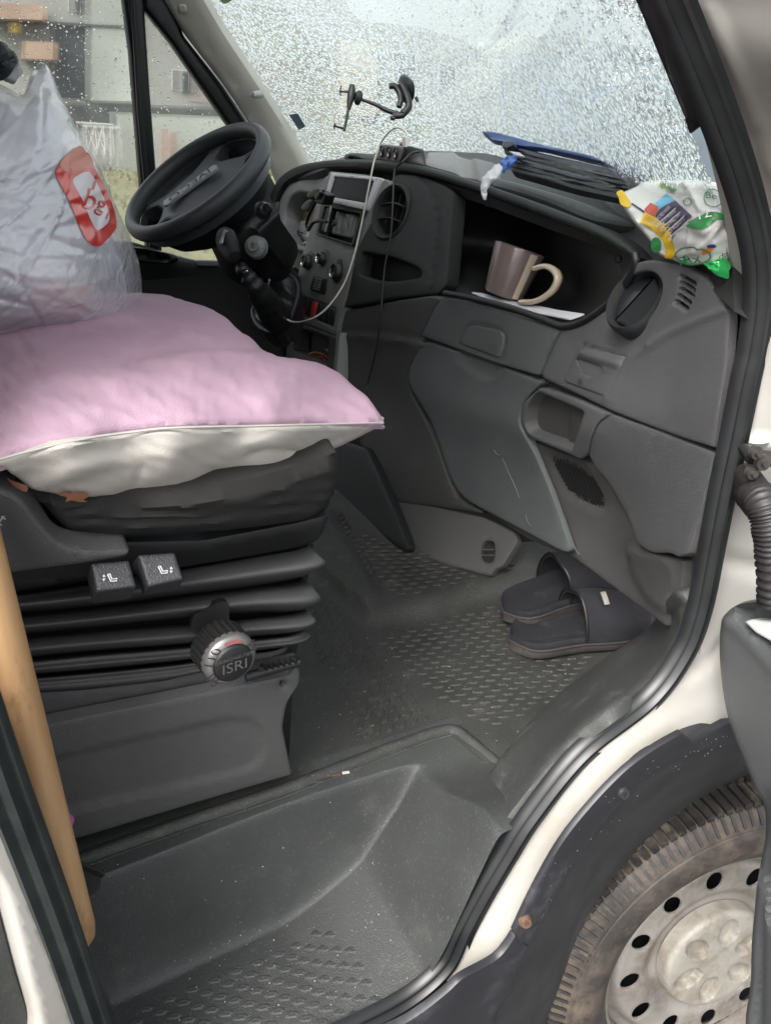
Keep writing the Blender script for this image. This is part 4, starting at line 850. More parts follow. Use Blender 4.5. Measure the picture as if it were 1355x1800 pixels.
# ---- centre stack
SCS = Surf([(583, 303, 'x', .925), (675, 312, 'x', .915), (604, 540, 'x', .845), (518, 520, 'x', .855), (590, 590, 'x', .84), (513, 570, 'x', .85)])
ns = SCS.nrm(590, 420)[0]
fs = panel('center_fascia', fil([(576, 300), (640, 306), (683, 316), (676, 340), (626, 440), (607, 530), (598, 556), (590, 586), (584, 590), (512, 560), (514, 516), (530, 440), (545, 400), (562, 352)], 5), SCS, M['fascia'], dash, r=4, b=.004, thick=.03, off=-.004, step=8,
      holes=[fil([(566, 362), (638, 376), (620, 431), (556, 411)], 4), fil([(524, 518), (588, 542), (583, 574), (519, 547)], 3)],
      relief=groove([(540, 415), (626, 436)], 1.6, -.003))
bz = panel('screen_bezel', fil([(583, 304), (673, 313.5), (646, 371), (571, 354)], 3), SCS, M['greyplate'], dash, r=2, b=.002, thick=.008, off=.006, step=5, holes=[fil([(589.5, 311), (659.5, 318), (646, 358), (578.5, 346)], 3)])
panel('screen', fil([(587, 309), (662, 316), (648, 361), (576, 348)], 3), SCS, M['screen'], bz, r=0, thick=.002, off=.001, step=12)
for x, y in ((585, 307.5), (623, 311.5), (666, 317), (603, 358), (642.5, 366)): lathe('bezel_screw', [(0, .0006), (.0016, .0006), (.002, 0)], SCS(x, y)[0]+ns*.0062, ns, M['black'], bz, n=10)
sl = panel('stereo_slot_back', [(550, 350), (650, 366), (634, 450), (540, 420)], SCS, M['deep'], fs, r=0, thick=.002, off=-.05)
panel('slot_frame', fil([(565, 358), (641, 372), (622, 434), (554, 412)], 4), SCS, M['black'], fs, r=2, b=.002, thick=.006, off=.002, step=5, holes=[fil([(572, 363), (634, 376), (618, 428), (560, 410)], 3)])
panel('ashtray_drawer', fil([(589, 369), (624, 377), (614, 418), (579, 410)], 4), SCS, mat('satin_grey_plate', (.11, .115, .115), .25), fs, r=3, b=.004, thick=.03, off=-.004, step=4, relief=lambda x, y, d: -.008*np.exp(-((x-604)/7)**2))
tube('drawer_wheel', np.array([SCS(587, 392)[0]-ns*.012, SCS(586, 392)[0]+ns*.002]), .0075, M['black'], fs, n=14, sub=0)
panel('slot_chrome_strip', [(582, 362), (584, 362.5), (573, 408), (571.5, 407)], SCS, M['silver'], fs, r=0, thick=.003, off=.003, step=4)
panel('slot_cover', fil([(567, 361), (580, 364), (570, 407), (557, 404)], 3), SCS, M['black'], fs, r=2, b=.002, thick=.02, off=-.003, step=4)
def knob(px, py, rr, tilt=0):
    c = SCS(px, py)[0]; ax = ns*1.0+np.array((0, -.75, .0)); ax = ax/np.linalg.norm(ax); ax = ns
    k = lathe('climate_knob', [(0, .012), (rr*.62, .0125), (rr*.70, .0145), (rr*.80, .0135), (rr*.88, .011), (rr, .003), (rr, -.002)], c, ax, M['black'], fs, n=28)
    lathe('knob_ring', [(rr*.66, .0134), (rr*.73, .0158), (rr*.80, .0146)], c, ax, M['chrome'], k, n=28)
    X, Y, Z = basis(ax); Vb = [c+X*(-.0012)+Y*(-rr*.6)+Z*.0135, c+X*.0012+Y*(-rr*.6)+Z*.0135, c+X*.0012+Y*(-rr*.25)+Z*.0135, c+X*(-.0012)+Y*(-rr*.25)+Z*.0135]
    obj('knob_mark', Vb, [[0, 1, 2, 3]], M['print_white'], k, smooth=False)
    lathe('knob_dial', [(0, .0015), (rr*1.28, .0015), (rr*1.32, 0)], c+Y*rr*.12, ax, M['ventgloss'], k, n=28)
    return k
knob(542, 460, .020); knob(568, 455, .017); knob(594, 478, .0225)
letters('dial_print', 'o', SCS, 537, 494, 7, 0, M['print_white'], fs, off=.0015) if False else None
gr = panel('fascia_grille', fil([(551, 484), (574, 490), (570, 518), (545, 509)], 2), SCS, M['black'], fs, r=1.5, b=.001, thick=.003, off=.001, step=4)
for i in range(5): panel('grille_louvre', [(555-i*1.1, 488+i*4.4), (566-i*1.1, 491+i*4.4), (566-i*1.1, 493.4+i*4.4), (555-i*1.1, 490.4+i*4.4)], SCS, M['fascia'], gr, r=0, thick=.002, off=.004, step=6)
M['switch'] = mat('switch_black', (.030, .031, .032), .35)
# switch row
panel('switch_row_back', [(516, 510), (596, 538), (590, 584), (512, 556)], SCS, M['deep'], fs, r=0, thick=.002, off=-.016)
cs = [(0, 1), (1, 1), (2, 1), (3, 1), (4, 1), (5, 1), (6, 1), (7, 1)]
for i in range(8):
    t0 = i/8+.006; t1 = (i+1)/8-.006; A = np.array((525, 519.)); B = np.array((588, 543.)); Cc = np.array((583, 573.)); D = np.array((520, 547.))
    q = [A+(B-A)*t0, A+(B-A)*t1, D+(Cc-D)*t1, D+(Cc-D)*t0]
    panel('rocker_switch', fil([tuple(v) for v in q], 2), SCS, M['red'] if i == 3 else M['switch'], fs, r=2, b=.003, thick=.012, off=-.003 if i != 3 else .0, step=3, relief=lambda x, y, d: -.0015*np.sin((y-520)/6), label='red hazard switch' if i == 3 else None)
# open cubby below
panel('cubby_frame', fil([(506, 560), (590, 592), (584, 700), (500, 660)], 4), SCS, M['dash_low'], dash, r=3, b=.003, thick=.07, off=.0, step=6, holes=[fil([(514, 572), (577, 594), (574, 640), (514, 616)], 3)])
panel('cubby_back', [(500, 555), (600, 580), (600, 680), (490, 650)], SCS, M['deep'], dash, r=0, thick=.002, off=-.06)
for i, (c_, pts) in enumerate((('orange', [(530, 622), (540, 616), (556, 620), (566, 628)]), ('orange', [(560, 610), (566, 618), (572, 626), (570, 636)]), ('red', [(536, 628), (552, 624), (560, 632)]), ('wcable', [(562, 612), (570, 611), (576, 610)]))):
    tube('loose_wire', np.array([SCS(x, y)[0]-ns*.02 for x, y in pts]), .0016, M[c_], dash, n=6)
panel('console_frame_edge', fil([(592, 586), (600, 584), (592, 680), (584, 690)], 3), SCS, M['fascia'], dash, r=2, b=.002, thick=.03, off=.004, step=5)

# ---- instrument opening left of the stack
SIC = Surf([(470, 350, 'x', .93), (536, 310, 'x', .95), (545, 400, 'x', .90), (536, 440, 'x', .88), (480, 425, 'x', .90), (505, 380, 'x', .93)])
co = cr([(502, 378), (504, 362), (512, 346), (526, 338), (543, 340), (552, 350), (549, 380), (543, 404), (537, 430), (520, 428), (506, 420), (502, 400)], 5, True)
panel('cluster_bezel', fil([(472, 348), (484, 342), (500, 325), (540, 312), (578, 306), (572, 350), (552, 400), (540, 444), (520, 440), (478, 424), (472, 400)], 8), SIC, M['fascia'], dash, r=5, b=.006, thick=.05, step=6, holes=[co])
ci = Surf([(502, 378, 'x', .99), (545, 345, 'x', 1.0), (540, 430, 'x', .96), (505, 425, 'x', .97)])
panel('cluster_face', [(494, 330), (560, 330), (552, 445), (494, 432)], ci, mat('tan_painted_reflection', (.21, .175, .115), .7, var=.2, vscale=20), dash, r=0, thick=.003, step=10)  # tan colour stands in for a brownish reflection inside the opening
panel('crumpled_foil', fil([(500, 378), (530, 384), (546, 396), (540, 434), (512, 432), (500, 412)], 5), ci, mat('grey_crumpled_film', (.30, .32, .33), .35, var=.15, vscale=40, bump=1, bscale=50), dash, r=3, b=.004, thick=.002, off=.006, step=4, relief=wob(.004, 8, 8, 0, 21))
for pts in ([(510, 392), (516, 402), (524, 415)], [(520, 404), (530, 409), (540, 412)], [(522, 410), (532, 414), (538, 416)], [(526, 404), (524, 414)], [(532, 407), (530, 416)]):
    tube('loose_clip', np.array([ci(x, y)[0]+ci.nrm(x, y)[0]*.014 for x, y in pts]), .002, M['black'], dash, n=6)
panel('side_air_ring', cr([(470, 352), (482, 346), (492, 356), (488, 380), (480, 396), (470, 392), (466, 372)], 4, True), SIC, M['dash'], dash, r=4, b=.006, thick=.02, off=.01, step=4)
# phone charger cradle clipped beside the screen
gd = thing('charger_cradle', SIC(548, 360)[0], 'small dark charger cradle with a green tab beside the screen bezel', 'cradle')
sg_ = Surf([(548, 345, 'x', .86), (560, 330, 'x', .86), (540, 380, 'x', .86)])
panel('holder_wing', cr([(541, 344), (548, 334), (560, 330), (566, 334), (560, 344), (548, 350)], 5, True), sg_, M['doortrim'], gd, r=4, b=.006, thick=.01, step=4, off=.008)
panel('holder_wing', cr([(531, 366), (537, 356), (546, 350), (552, 352), (546, 366), (538, 372)], 5, True), sg_, M['doortrim'], gd, r=4, b=.006, thick=.01, step=4, off=.008)
panel('holder_body', fil([(560, 334), (577, 342), (570, 361), (552, 356)], 4), sg_, M['black'], gd, r=3, b=.004, thick=.02, step=4, off=.004)
panel('green_tab', fil([(556, 345), (566, 334), (569, 338), (560, 352)], 2), sg_, mat('dark_green_plastic', (.01, .10, .04), .3), gd, r=1.5, b=.002, thick=.004, step=3, off=.012)
tube('holder_stem', np.array([sg_(x, y)[0] for x, y in ((556, 352), (546, 372), (539, 392), (542, 404), (550, 392), (562, 388), (574, 390))]), .0045, M['black'], gd, n=8)

# ================================================================== STEERING
DW = 1.96; Rw = 151/FPX*DW
cw, nw = pose_circle(346, 318, DW, Rw, (-.573, .82), .33)
sw_ = thing('steering_wheel', cw-nw*.15, 'black four-spoke steering wheel with a badge on its hub, turned half round', 'steering wheel')
# "up" of the wheel turned: the badge reads upside down
maj = np.cross(nw, (cw-CAM)); maj /= np.linalg.norm(maj)
if maj@RT < 0: maj = -maj
lo_ = np.cross(nw, maj); 
if lo_@UP > 0: lo_ = -lo_        # in-plane direction toward the viewer's lower right
rt = .0185; ctr = Rw-rt
V = []; F_ = []; nn = 72; mm = 16
for i in range(nn):
    a = 2*math.pi*i/nn; d = maj*math.cos(a)+lo_*math.sin(a)
    for j in range(mm): b = 2*math.pi*j/mm; V.append(cw+d*(ctr+rt*math.cos(b)*.9)+nw*rt*math.sin(b)*1.1)
for i in range(nn):
    for j in range(mm): F_.append([i*mm+j, ((i+1) % nn)*mm+j, ((i+1) % nn)*mm+(j+1) % mm, i*mm+(j+1) % mm])
M['wheelskin'] = mat('steering_wheel_skin', (.052, .057, .061), .3, bump=.4, bscale=900, var=.1)
obj('rim', V, F_, M['wheelskin'], sw_)
# hub pad + spokes: a plate in wheel coordinates (u along maj, v along lo_), with four openings
class WS:
    def __init__(s, h): s.h = h
    def __call__(s, u, v):
        u = np.atleast_1d(u)/1000.; v = np.atleast_1d(v)/1000.; return cw+u[:, None]*maj+v[:, None]*lo_+nw*s.h
    def nrm(s, u, v): return np.tile(nw, (len(np.atleast_1d(u)), 1))
ri = (Rw-rt*1.5)*1000
outer = [(ri*math.cos(t), ri*math.sin(t)) for t in np.linspace(0, 2*math.pi, 65)[:-1]]
def arcpoly(a0, a1, r0, r1): # opening between angles near the rim
    o_ = [(r1*math.cos(t), r1*math.sin(t)) for t in np.linspace(R(a0), R(a1), 12)]
    return o_
rr_ = ri*.955
top = [(rr_*math.cos(t), rr_*math.sin(t)) for t in np.linspace(R(-142), R(-66), 14)]+[(-.02*ri, -.52*ri), (-.40*ri, -.42*ri)]
tl = [(rr_*math.cos(t), rr_*math.sin(t)) for t in np.linspace(R(160), R(206), 10)]+[(-.66*ri, -.36*ri), (-.60*ri, -.05*ri), (-.70*ri, .15*ri)]
tr_ = [(rr_*math.cos(t), rr_*math.sin(t)) for t in np.linspace(R(-50), R(2), 10)]+[(.74*ri, .06*ri), (.42*ri, -.28*ri), (.42*ri, -.55*ri)]
br = [(rr_*math.cos(t), rr_*math.sin(t)) for t in np.linspace(R(8), R(48), 10)]+[(.60*ri, .42*ri), (.70*ri, .2*ri)]
bl = [(rr_*math.cos(t), rr_*math.sin(t)) for t in np.linspace(R(118), R(154), 10)]+[(-.62*ri, .32*ri), (-.42*ri, .60*ri)]
hub = [(x, y) for x, y in outer]
def hubrel(x, y, d): return -.045*sstep(.55, .98, np.hypot(x, y)/ri*1.0)*0 + .018*np.exp(-((x+20)/90)**2-((y-5)/75)**2)
panel('hub_and_spokes', hub, WS(-.012), M['wheelskin'], sw_, r=9, b=.014, thick=.025, step=9, holes=[fil(top, 14), fil(tl, 14), fil(tr_, 14), fil(br, 10), fil(bl, 10)], relief=hubrel)
lathe('hub_back_cover', [(ri*.00098*.98, -.034), (ri*.00098*.90, -.065), (ri*.00078, -.095), (ri*.00055, -.125), (ri*.0003, -.145), (0, -.15)], cw, nw, M['black'], sw_, n=48)
fr_ = fil([(-96, 4), (56, 4), (62, 20), (58, 40), (-94, 40), (-100, 24)], 8); 
bd = panel('badge_plate', fr_, WS(.0095), mat('badge_grey', (.28, .29, .30), .35), sw_, r=3, b=.002, thick=.004, step=5, off=-.0)
letters3('badge_lettering', 'IVECO', cw+maj*(-.020)+lo_*.021+nw*.0108, -maj, lo_, .038, M['deep'], sw_, wide=1.15)
# column
colm = thing('steering_column', at(470, 520, 'x', .8), 'black steering column shroud with ignition lock behind the wheel', 'steering column')
pc = [cw-nw*.13, cw-nw*.20+np.array((.01, -.02, -.01)), at(440, 450, 'x', .72), at(505, 520, 'x', .84)]
tube('shroud', np.array(pc), .085, M['black'], colm, n=20, scale=[.75, 1.0, .85, .7])
ig = at(447, 433, 'x', .60)
igx = np.array((-.55, -.8, .2))
lathe('ignition_lock', [(0, .004), (.006, .004), (.0065, .010), (.011, .010), (.0115, .002), (.022, -.004), (.026, -.02)], ig, igx, M['fascia'], colm, n=24)
box('key_slot', ig+igx/np.linalg.norm(igx)*.007, basis(igx, (0, .3, 1)), (.001, .0045, .003), M['chrome'], colm)
panel('column_cowl', cr([(408, 420), (420, 402), (436, 397), (452, 404), (466, 424), (490, 452), (506, 476), (500, 498), (470, 500), (440, 476), (418, 452)], 5, True), Surf([(420, 410, 'x', .60), (450, 430, 'x', .62), (500, 490, 'x', .72), (430, 460, 'x', .64)]), M['black'], colm, r=14, b=.02, thick=.05, step=7)
st = thing('column_stalk', at(470, 420, 'x', .62), 'black ball-ended stalk beside the steering wheel rim', 'stalk')
p0 = at(462, 370, 'x', .62)
lathe('stalk_knob', [(0, .018), (.010, .0165), (.0165, .008), (.018, 0), (.0165, -.009), (.010, -.017), (.007, -.02)], p0, (-.6, -.3, .75), M['ventgloss'], st, n=24)
lathe('stalk_button', [(0, .004), (.009, .003), (.011, -.004)], at(469, 366, 'x', .60), (-.7, -.7, .1), M['black'], st, n=16)
tube('stalk_arm', np.array([at(459, 378, 'x', .63), at(462, 395, 'x', .64), at(470, 412, 'x', .66), at(478, 428, 'x', .70)]), .011, M['black'], st, scale=[.7, .8, 1.3, 1.6])
# gear lever
gl = thing('gear_lever', at(490, 560, 'x', .72), 'black gear lever with leather gaiter in front of the centre console', 'gear lever')
gx = .56
lathe('lever_knob', [(0, .058), (.012, .056), (.021, .048), (.027, .034), (.028, .016), (.025, -.006), (.019, -.028), (.015, -.034), (0, -.036)], at(405, 436, 'x', gx), at(393, 412, 'x', gx)-at(417, 462, 'x', gx), M['blacksoft'], gl, n=32, sx=.85)
panel('shift_diagram', cr([(382, 424), (386, 409), (394, 403), (399, 406), (392, 414), (388, 428)], 5, True), Surf([(382, 424, 'x', gx-.014), (396, 404, 'x', gx-.014), (390, 420, 'x', gx-.024)]), M['silver'], gl, r=1.5, b=.001, thick=.003, step=3)
lathe('lever_collar', [(.013, .010), (.0155, .006), (.016, -.01), (.012, -.014)], at(427, 474, 'x', gx+.02), at(393, 412, 'x', gx)-at(417, 462, 'x', gx), M['black'], gl, n=20)
lathe('lever_ring', [(.0125, .002), (.0145, 0), (.0125, -.002)], at(436, 484, 'x', gx+.03), at(393, 412, 'x', gx)-at(417, 462, 'x', gx), M['chrome'], gl, n=20)
gp_ = cr([at(430, 476, 'x', gx+.025), at(440, 492, 'x', gx+.035), at(456, 514, 'x', gx+.06), at(472, 536, 'x', .66), at(484, 556, 'x', .70)], 9)
M['leather'] = mat('black_leather', (.016, .016, .017), .34, bump=.5, bscale=500, var=.2)
V, F_ = sweep(gp_, circ(.02, 26), scale=[.62+.035*i+.09*math.sin(i*1.1) for i in range(len(gp_))])
V = [v+rng.normal(0, .0007, 3) for v in V]; obj('gaiter', V, F_, M['leather'], gl)
lp = cr([(470, 500), (492, 478), (514, 486), (522, 508), (514, 540), (500, 566), (476, 578), (452, 568), (442, 546), (450, 528)], 7, True)
gpl = Surf([(492, 480, 'x', .80), (520, 510, 'x', .80), (476, 578, 'x', .70), (444, 546, 'x', .70)])
panel('gaiter_base', lp, gpl, M['leather'], gl, r=16, b=.03, thick=.05, off=.015, step=6, relief=addf(wob(.006, 22, 16, 40, 12), groove([(470, 510), (490, 500), (505, 520)], 7, .016)))
tube('gaiter_rim', np.array([gpl(x, y)[0]-gpl.nrm(x, y)[0]*.01 for x, y in list(lp)+[lp[0]]]), .008, M['black'], gl, n=10, sub=0)

# ================================================================== PASSENGER SEAT
seat = thing('passenger_seat', (.15, .55, zF), 'suspension passenger seat with black cloth cushion, rubber bellows and grey base skirt', 'seat')
SK0 = Surf([(71, 1270, 'y', .19), (509, 1186, 'y', .19), (514, 1363, 'y', .225), (142, 1473, 'y', .225)])
emb = fil([(60, 1340), (400, 1263, 20), (452, 1266, 16), (462, 1282, 14), (467, 1322, 20), (444, 1354, 14), (106, 1433), (70, 1440)], 14)
panel('base_skirt', fil([(40, 1282), (300, 1230), (509, 1187), (519, 1172, 4), (528, 1180), (527, 1203, 8), (505, 1236, 10), (497, 1280, 10), (514, 1363), (330, 1417), (142, 1474), (110, 1480), (80, 1400)], 5), SK0, M['seatbase'], seat, r=4, b=.004, thick=.012, step=9, relief=addf(dent(emb, 7, -.005), groove([tuple(p) for p in emb], 3, .0015), dent(cr([(484, 1206), (498, 1194), (514, 1200), (512, 1216), (498, 1222)], 4, True), 6, -.004)),
      holes=[cr([(493, 1205), (498, 1200), (503, 1205), (498, 1210)], 3, True)])
SKb = Surf([(71, 1240, 'y', .23), (509, 1150, 'y', .24), (514, 1363, 'y', .26)])
panel('seat_frame', [(0, 1020), (555, 960), (520, 1180), (510, 1360), (100, 1470), (30, 1300)], SKb, M['deep'], seat, r=0, thick=.05, off=-.01, step=40)
boxw('cushion_core', (-.20, .40, 1.12), (.28, .92, 1.30), M['cloth'], seat)
boxw('seat_riser', (-.20, .32, .87), (.24, .85, 1.10), M['deep'], seat)
boxw('seat_backrest', (-.40, .32, 1.2), (-.22, .88, 2.0), M['cloth'], seat)
tube('frame_slide', np.array([SK0(430, 1187)[0]+np.array((0, -.004, 0)), SK0(523, 1160)[0]+np.array((0, -.004, 0))]), .006, M['black'], seat, sub=0)
tube('slide_spring', np.array([SK0(455+i*5, 1170-i*1.2)[0]+np.array((0, -.008+.006*(i % 2), 0)) for i in range(14)]), .0035, M['black'], seat, sub=0)
def fold(rows):
    """rows: crease, upper slope, bulge, lower slope, crease, each a list of (px, py, y)"""
    out = []
    for r_ in rows:
        P = [at(a, b, 'y', c) for a, b, c in r_]; e = P[-1]; out.append(P+[e+np.array((.004, .05, 0)), e+np.array((.0, .30, 0))])
    V, F_ = loft(out, 7, 8); obj('bellows_fold', V, F_, M['bellows'], seat)
def foldx(top, bot, tipx, tipy, nose, yc=.235, yo=.175):
    mk = lambda t: [(a[0]+(b[0]-a[0])*t, a[1]+(b[1]-a[1])*t) for a, b in zip(top, bot)]
    rows = []
    for t, y, ex in ((0, yc, -16), (.12, yc-.03, -6), (.42, yo+.004, 4), (.72, yo, nose), (.92, yc-.03, -2), (1, yc, -14)):
        m_ = mk(t); m_[-1] = (m_[-1][0]+ex, m_[-1][1]); rows.append([(a, b, y) for a, b in m_])
    fold(rows)
foldx([(-20, 1048), (150, 1026), (330, 997), (450, 978), (545, 962)], [(-20, 1082), (150, 1068), (330, 1045), (450, 1030), (555, 1008)], 575, 988, 14)
foldx([(-20, 1084), (150, 1070), (330, 1047), (450, 1032), (542, 1020)], [(-20, 1122), (150, 1104), (330, 1086), (440, 1078), (545, 1072)], 566, 1050, 13, yo=.18)
foldx([(-20, 1126), (150, 1110), (330, 1096), (440, 1086), (538, 1074)], [(-20, 1164), (150, 1146), (330, 1132), (440, 1120), (540, 1108)], 558, 1092, 10, yo=.185)
foldx([(-20, 1168), (150, 1150), (330, 1136), (440, 1124), (530, 1110)], [(-20, 1192), (150, 1178), (330, 1160), (440, 1146), (532, 1130)], 548, 1118, 8, yo=.195)
foldx([(-20, 1196), (150, 1182), (330, 1164), (420, 1150), (500, 1138)], [(-20, 1222), (150, 1212), (290, 1196), (400, 1172), (500, 1146)], 520, 1140, 4, yo=.20)
panel('bellows_skirt', fil([(-20, 1222), (150, 1212), (290, 1196), (420, 1165), (520, 1146), (524, 1172), (400, 1204), (200, 1240), (-20, 1290)], 5), Surf([(0, 1220, 'y', .215), (500, 1150, 'y', .215), (300, 1230, 'y', .21)]), M['bellows'], seat, r=4, thick=.02, step=12)
SU = Surf([(0, 960, 'y', .17), (560, 925, 'y', .20), (20, 1045, 'y', .185), (545, 965, 'y', .215)])
panel('seat_pan', fil([(-30, 930), (150, 955), (360, 950), (520, 920), (582, 905), (572, 940), (556, 958), (460, 975), (330, 997), (150, 1026), (-30, 1052)], 8), SU, M['black'], seat, r=8, b=.012, thick=.05, step=12, relief=groove([(20, 1040), (330, 995), (545, 958)], 3, .004))
SCu = Surf([(40, 870, 'y', .13), (610, 815, 'y', .18), (120, 945, 'y', .15), (575, 910, 'y', .20), (300, 900, 'y', .12), (450, 880, 'y', .13), (240, 960, 'y', .16)])
def wr(x, y, d):
    u = (x-100)/480.; g = 0
    for k, (y0, sl, cv, am, wd) in enumerate(((893, -.02, -14, .007, 5), (905, -.03, -18, .006, 5), (917, -.02, -24, .006, 6), (932, -.02, -26, .005, 6), (880, -.06, -6, .005, 4))):
        yy = y0+sl*(x-100)+cv*np.sin(np.clip(u, 0, 1)*3.1+.3*k)*-1; g = g-am*np.exp(-((y-yy)/wd)**2)*np.exp(-((u-.42)/.42)**2)
    return g
panel('cushion', cr([(20, 850), (200, 872), (420, 846), (560, 806), (600, 794), (610, 815), (607, 860), (580, 912), (510, 934), (400, 950), (250, 966), (150, 960), (110, 945), (75, 908), (40, 880)], 6, True), SCu, M['cloth'], seat, r=26, b=.04, thick=.05, step=7, relief=addf(wr, wob(.0012, 40, 14, -6, 14)))
panel('side_shield', cr([(-40, 860), (10, 866), (40, 884), (62, 912), (96, 948), (130, 964), (180, 968), (224, 966), (226, 978), (200, 986), (110, 998), (20, 1010), (-40, 1016)], 5, True), Surf([(0, 870, 'y', .12), (220, 975, 'y', .14), (0, 1010, 'y', .15), (80, 960, 'y', .125)]), M['seatbase'], seat, r=6, b=.008, thick=.02, step=9)
SSh = Surf([(0, 870, 'y', .118), (220, 975, 'y', .138), (0, 1010, 'y', .148), (80, 960, 'y', .123)])
letters('seat_lettering', 'rot', SSh, -6, 898, 34, -38, M['print_white'], seat, off=.004)
letters('seat_lettering', 'ti', SSh, -4, 920, 14, -38, M['print_white'], seat, off=.004)
# the two adjuster paddles
def paddle(q, icon):
    S_ = Surf([(q[0][0], q[0][1], 'y', .128), (q[1][0], q[1][1], 'y', .128), (q[2][0], q[2][1], 'y', .108), (q[3][0], q[3][1], 'y', .108)])
    b_ = panel('adjuster_button', fil(q, 5), S_, M['button'], seat, r=4, b=.005, thick=.03, step=6)
    cx = (q[0][0]+q[2][0])/2; cy_ = (q[0][1]+q[2][1])/2+7
    cx += icon; sg = 1
    L = [[(-8, -7), (-4, -8), (0, 1), (9, 0), (8, 4), (-2, 5), (-8, -7)]]
    ax_ = -14 if icon < 0 else 15
    L += [[(ax_-2, -3), (ax_, -6), (ax_+2, -3), (ax_-2, -3)], [(ax_-2, 1), (ax_, 4), (ax_+2, 1), (ax_-2, 1)]]
    for k, pl_ in enumerate(L):
        P = np.array([S_(cx+a, cy_+b)[0]+S_.nrm(cx+a, cy_+b)[0]*.0012 for a, b in pl_]); V, F_ = sweep(P, circ(.0007, 4), up=S_.nrm(cx, cy_)[0]); obj('button_icon', V, F_, M['print_white'], b_, smooth=False)
paddle([(160, 990), (228, 984), (241, 1031), (170, 1041)], -3)
paddle([(243, 975), (308, 970), (324, 1018), (260, 1033)], 3)
# weight adjuster knob
kc = at(380, 1130, 'y', .150); kx = at(395, 1144, 'y', .098)-kc; kd = np.linalg.norm(kx); kx = np.array((.14, -1, -.02)); kx /= np.linalg.norm(kx)
kr = 50/FPX*((kc-CAM)@FW)
prof = [(0, -.02)]
V = []; F_ = []; nn = 96
pf = [(.96, 0), (1.0, .003), (1.0, .026), (.98, .030)]
for i in range(nn):
    a = 2*math.pi*i/nn; g = 1.0 if (i % 4) < 2 else .945; X, Y, Z = basis(kx)
    for r_, h in pf: V.append(kc+(X*math.cos(a)+Y*math.sin(a))*kr*r_*g+Z*h)
for i in range(nn):
    for j in range(3): k = (i+1) % nn; F_.append([i*4+j, k*4+j, k*4+j+1, i*4+j+1])
wk = obj('weight_knob', V, F_, M['black'], seat, smooth=False)
lathe('knob_ring', [(kr*.98, .028), (kr*.97, .033), (kr*.93, .036), (kr*.76, .040), (kr*.73, .040)], kc, kx, mat('ring_grey_metal', (.26, .255, .25), .32, metal=.7), wk, n=64)
lathe('knob_cap', [(0, .044), (kr*.63, .0435), (kr*.70, .042), (kr*.735, .039)], kc, kx, M['black'], wk, n=48)
X, Y, Z = basis(kx)
def onk(a, r_): return kc+(X*math.cos(R(a))+Y*math.sin(R(a)))*kr*r_+Z*.0392
for s, a in (('110', 150), ('90', 212), ('kg', 30)):
    c = onk(a, .83)+Z*.0012; ra = (X*math.cos(R(a))+Y*math.sin(R(a))); ta = np.cross(Z, ra); letters3('ring_lettering', s, c, -ta, ra, .016, M['print_dark'], wk)
V = []; F_ = []
for i in range(9):
    a = 68+i*5
    for r_ in (.77, .93): V.append(onk(a, r_)+Z*(.0012 if r_ > .8 else .002))
for i in range(8): F_.append([2*i, 2*i+2, 2*i+3, 2*i+1])
obj('ring_red_mark', V, F_, mat('red_film', (.28, .10, .10), .3), wk)
letters3('cap_lettering', 'ISRINGHAUSEN', kc+Y*kr*.28+Z*.0448, X, Y, .0062, M['seatbase'], wk)
letters3('cap_lettering', 'ISRI', kc-Y*kr*.08+Z*.0448, X, Y, .017, M['seatbase'], wk, wide=1.1)
panel('knob_slot', fil([(336, 1104), (340, 1082), (390, 1056), (402, 1060), (404, 1090), (350, 1120)], 6), Surf([(340, 1100, 'y', .176), (400, 1060, 'y', .176), (400, 1100, 'y', .174)]), M['deep'], seat, r=0, thick=.01, step=10)
# ================================================================== LOOSE THINGS
# pillow
pil = thing('pillow', at(330, 800, 'z', 1.33), 'large pink and cream pillow lying on the black seat cushion', 'pillow')
seam = [(-60, 824), (0, 806), (50, 792), (103, 779), (160, 768), (217, 760), (275, 753), (330, 750), (439, 748), (568, 745), (640, 743), (684, 743)]
SPi = Surf([(-60, 824, 'y', .11), (0, 806, 'y', .10), (217, 760, 'y', .10), (330, 750, 'y', .10), (439, 749, 'y', .13), (568, 744, 'y', .19), (683, 743, 'y', .26), (258, 510, 'z', 1.42), (392, 543, 'z', 1.42), (454, 597, 'z', 1.42), (540, 622, 'z', 1.40), (620, 672, 'z', 1.38), (661, 708, 'z', 1.37),
            (330, 640, 'z', 1.455), (200, 660, 'z', 1.46), (480, 680, 'z', 1.43), (60, 700, 'z', 1.45), (-40, 640, 'z', 1.44), (200, 560, 'z', 1.44), (300, 570, 'z', 1.44)])
top_ = [(684, 743), (672, 722), (655, 700), (630, 676), (600, 652), (566, 634), (530, 624), (494, 619), (474, 611), (458, 597), (436, 582), (420, 570), (400, 551), (368, 534), (336, 524), (300, 515), (258, 510), (200, 514), (100, 540), (-60, 590)]
def pr_fold(x, y, d):
    s = .010*np.exp(-((y-(628-.10*(x-300)-22*np.exp(-((x-330)/120)**2)))/9)**2)*sstep(200, 300, x)*(1-sstep(430, 500, x))
    return -s
panel('pink_top', [tuple(p) for p in cr(seam, 4)]+[tuple(p) for p in cr(top_, 4)][1:], SPi, M['pink'], pil, r=12, b=.012, thick=.004, step=7,
      relief=addf(pr_fold, wob(.0014, 80, 50, -15, 31), wob(.0009, 34, 22, 30, 32), wob(.0004, 13, 10, 70, 33), groove([(560, 700), (600, 715), (640, 738)], 7, -.0016), groove([(580, 690), (625, 705), (660, 735)], 6, -.0012), groove([(240, 560), (330, 556), (400, 590)], 10, -.004), groove([(250, 600), (330, 590), (430, 610)], 10, -.003), groove([(230, 640), (260, 600), (300, 580)], 9, -.003)))
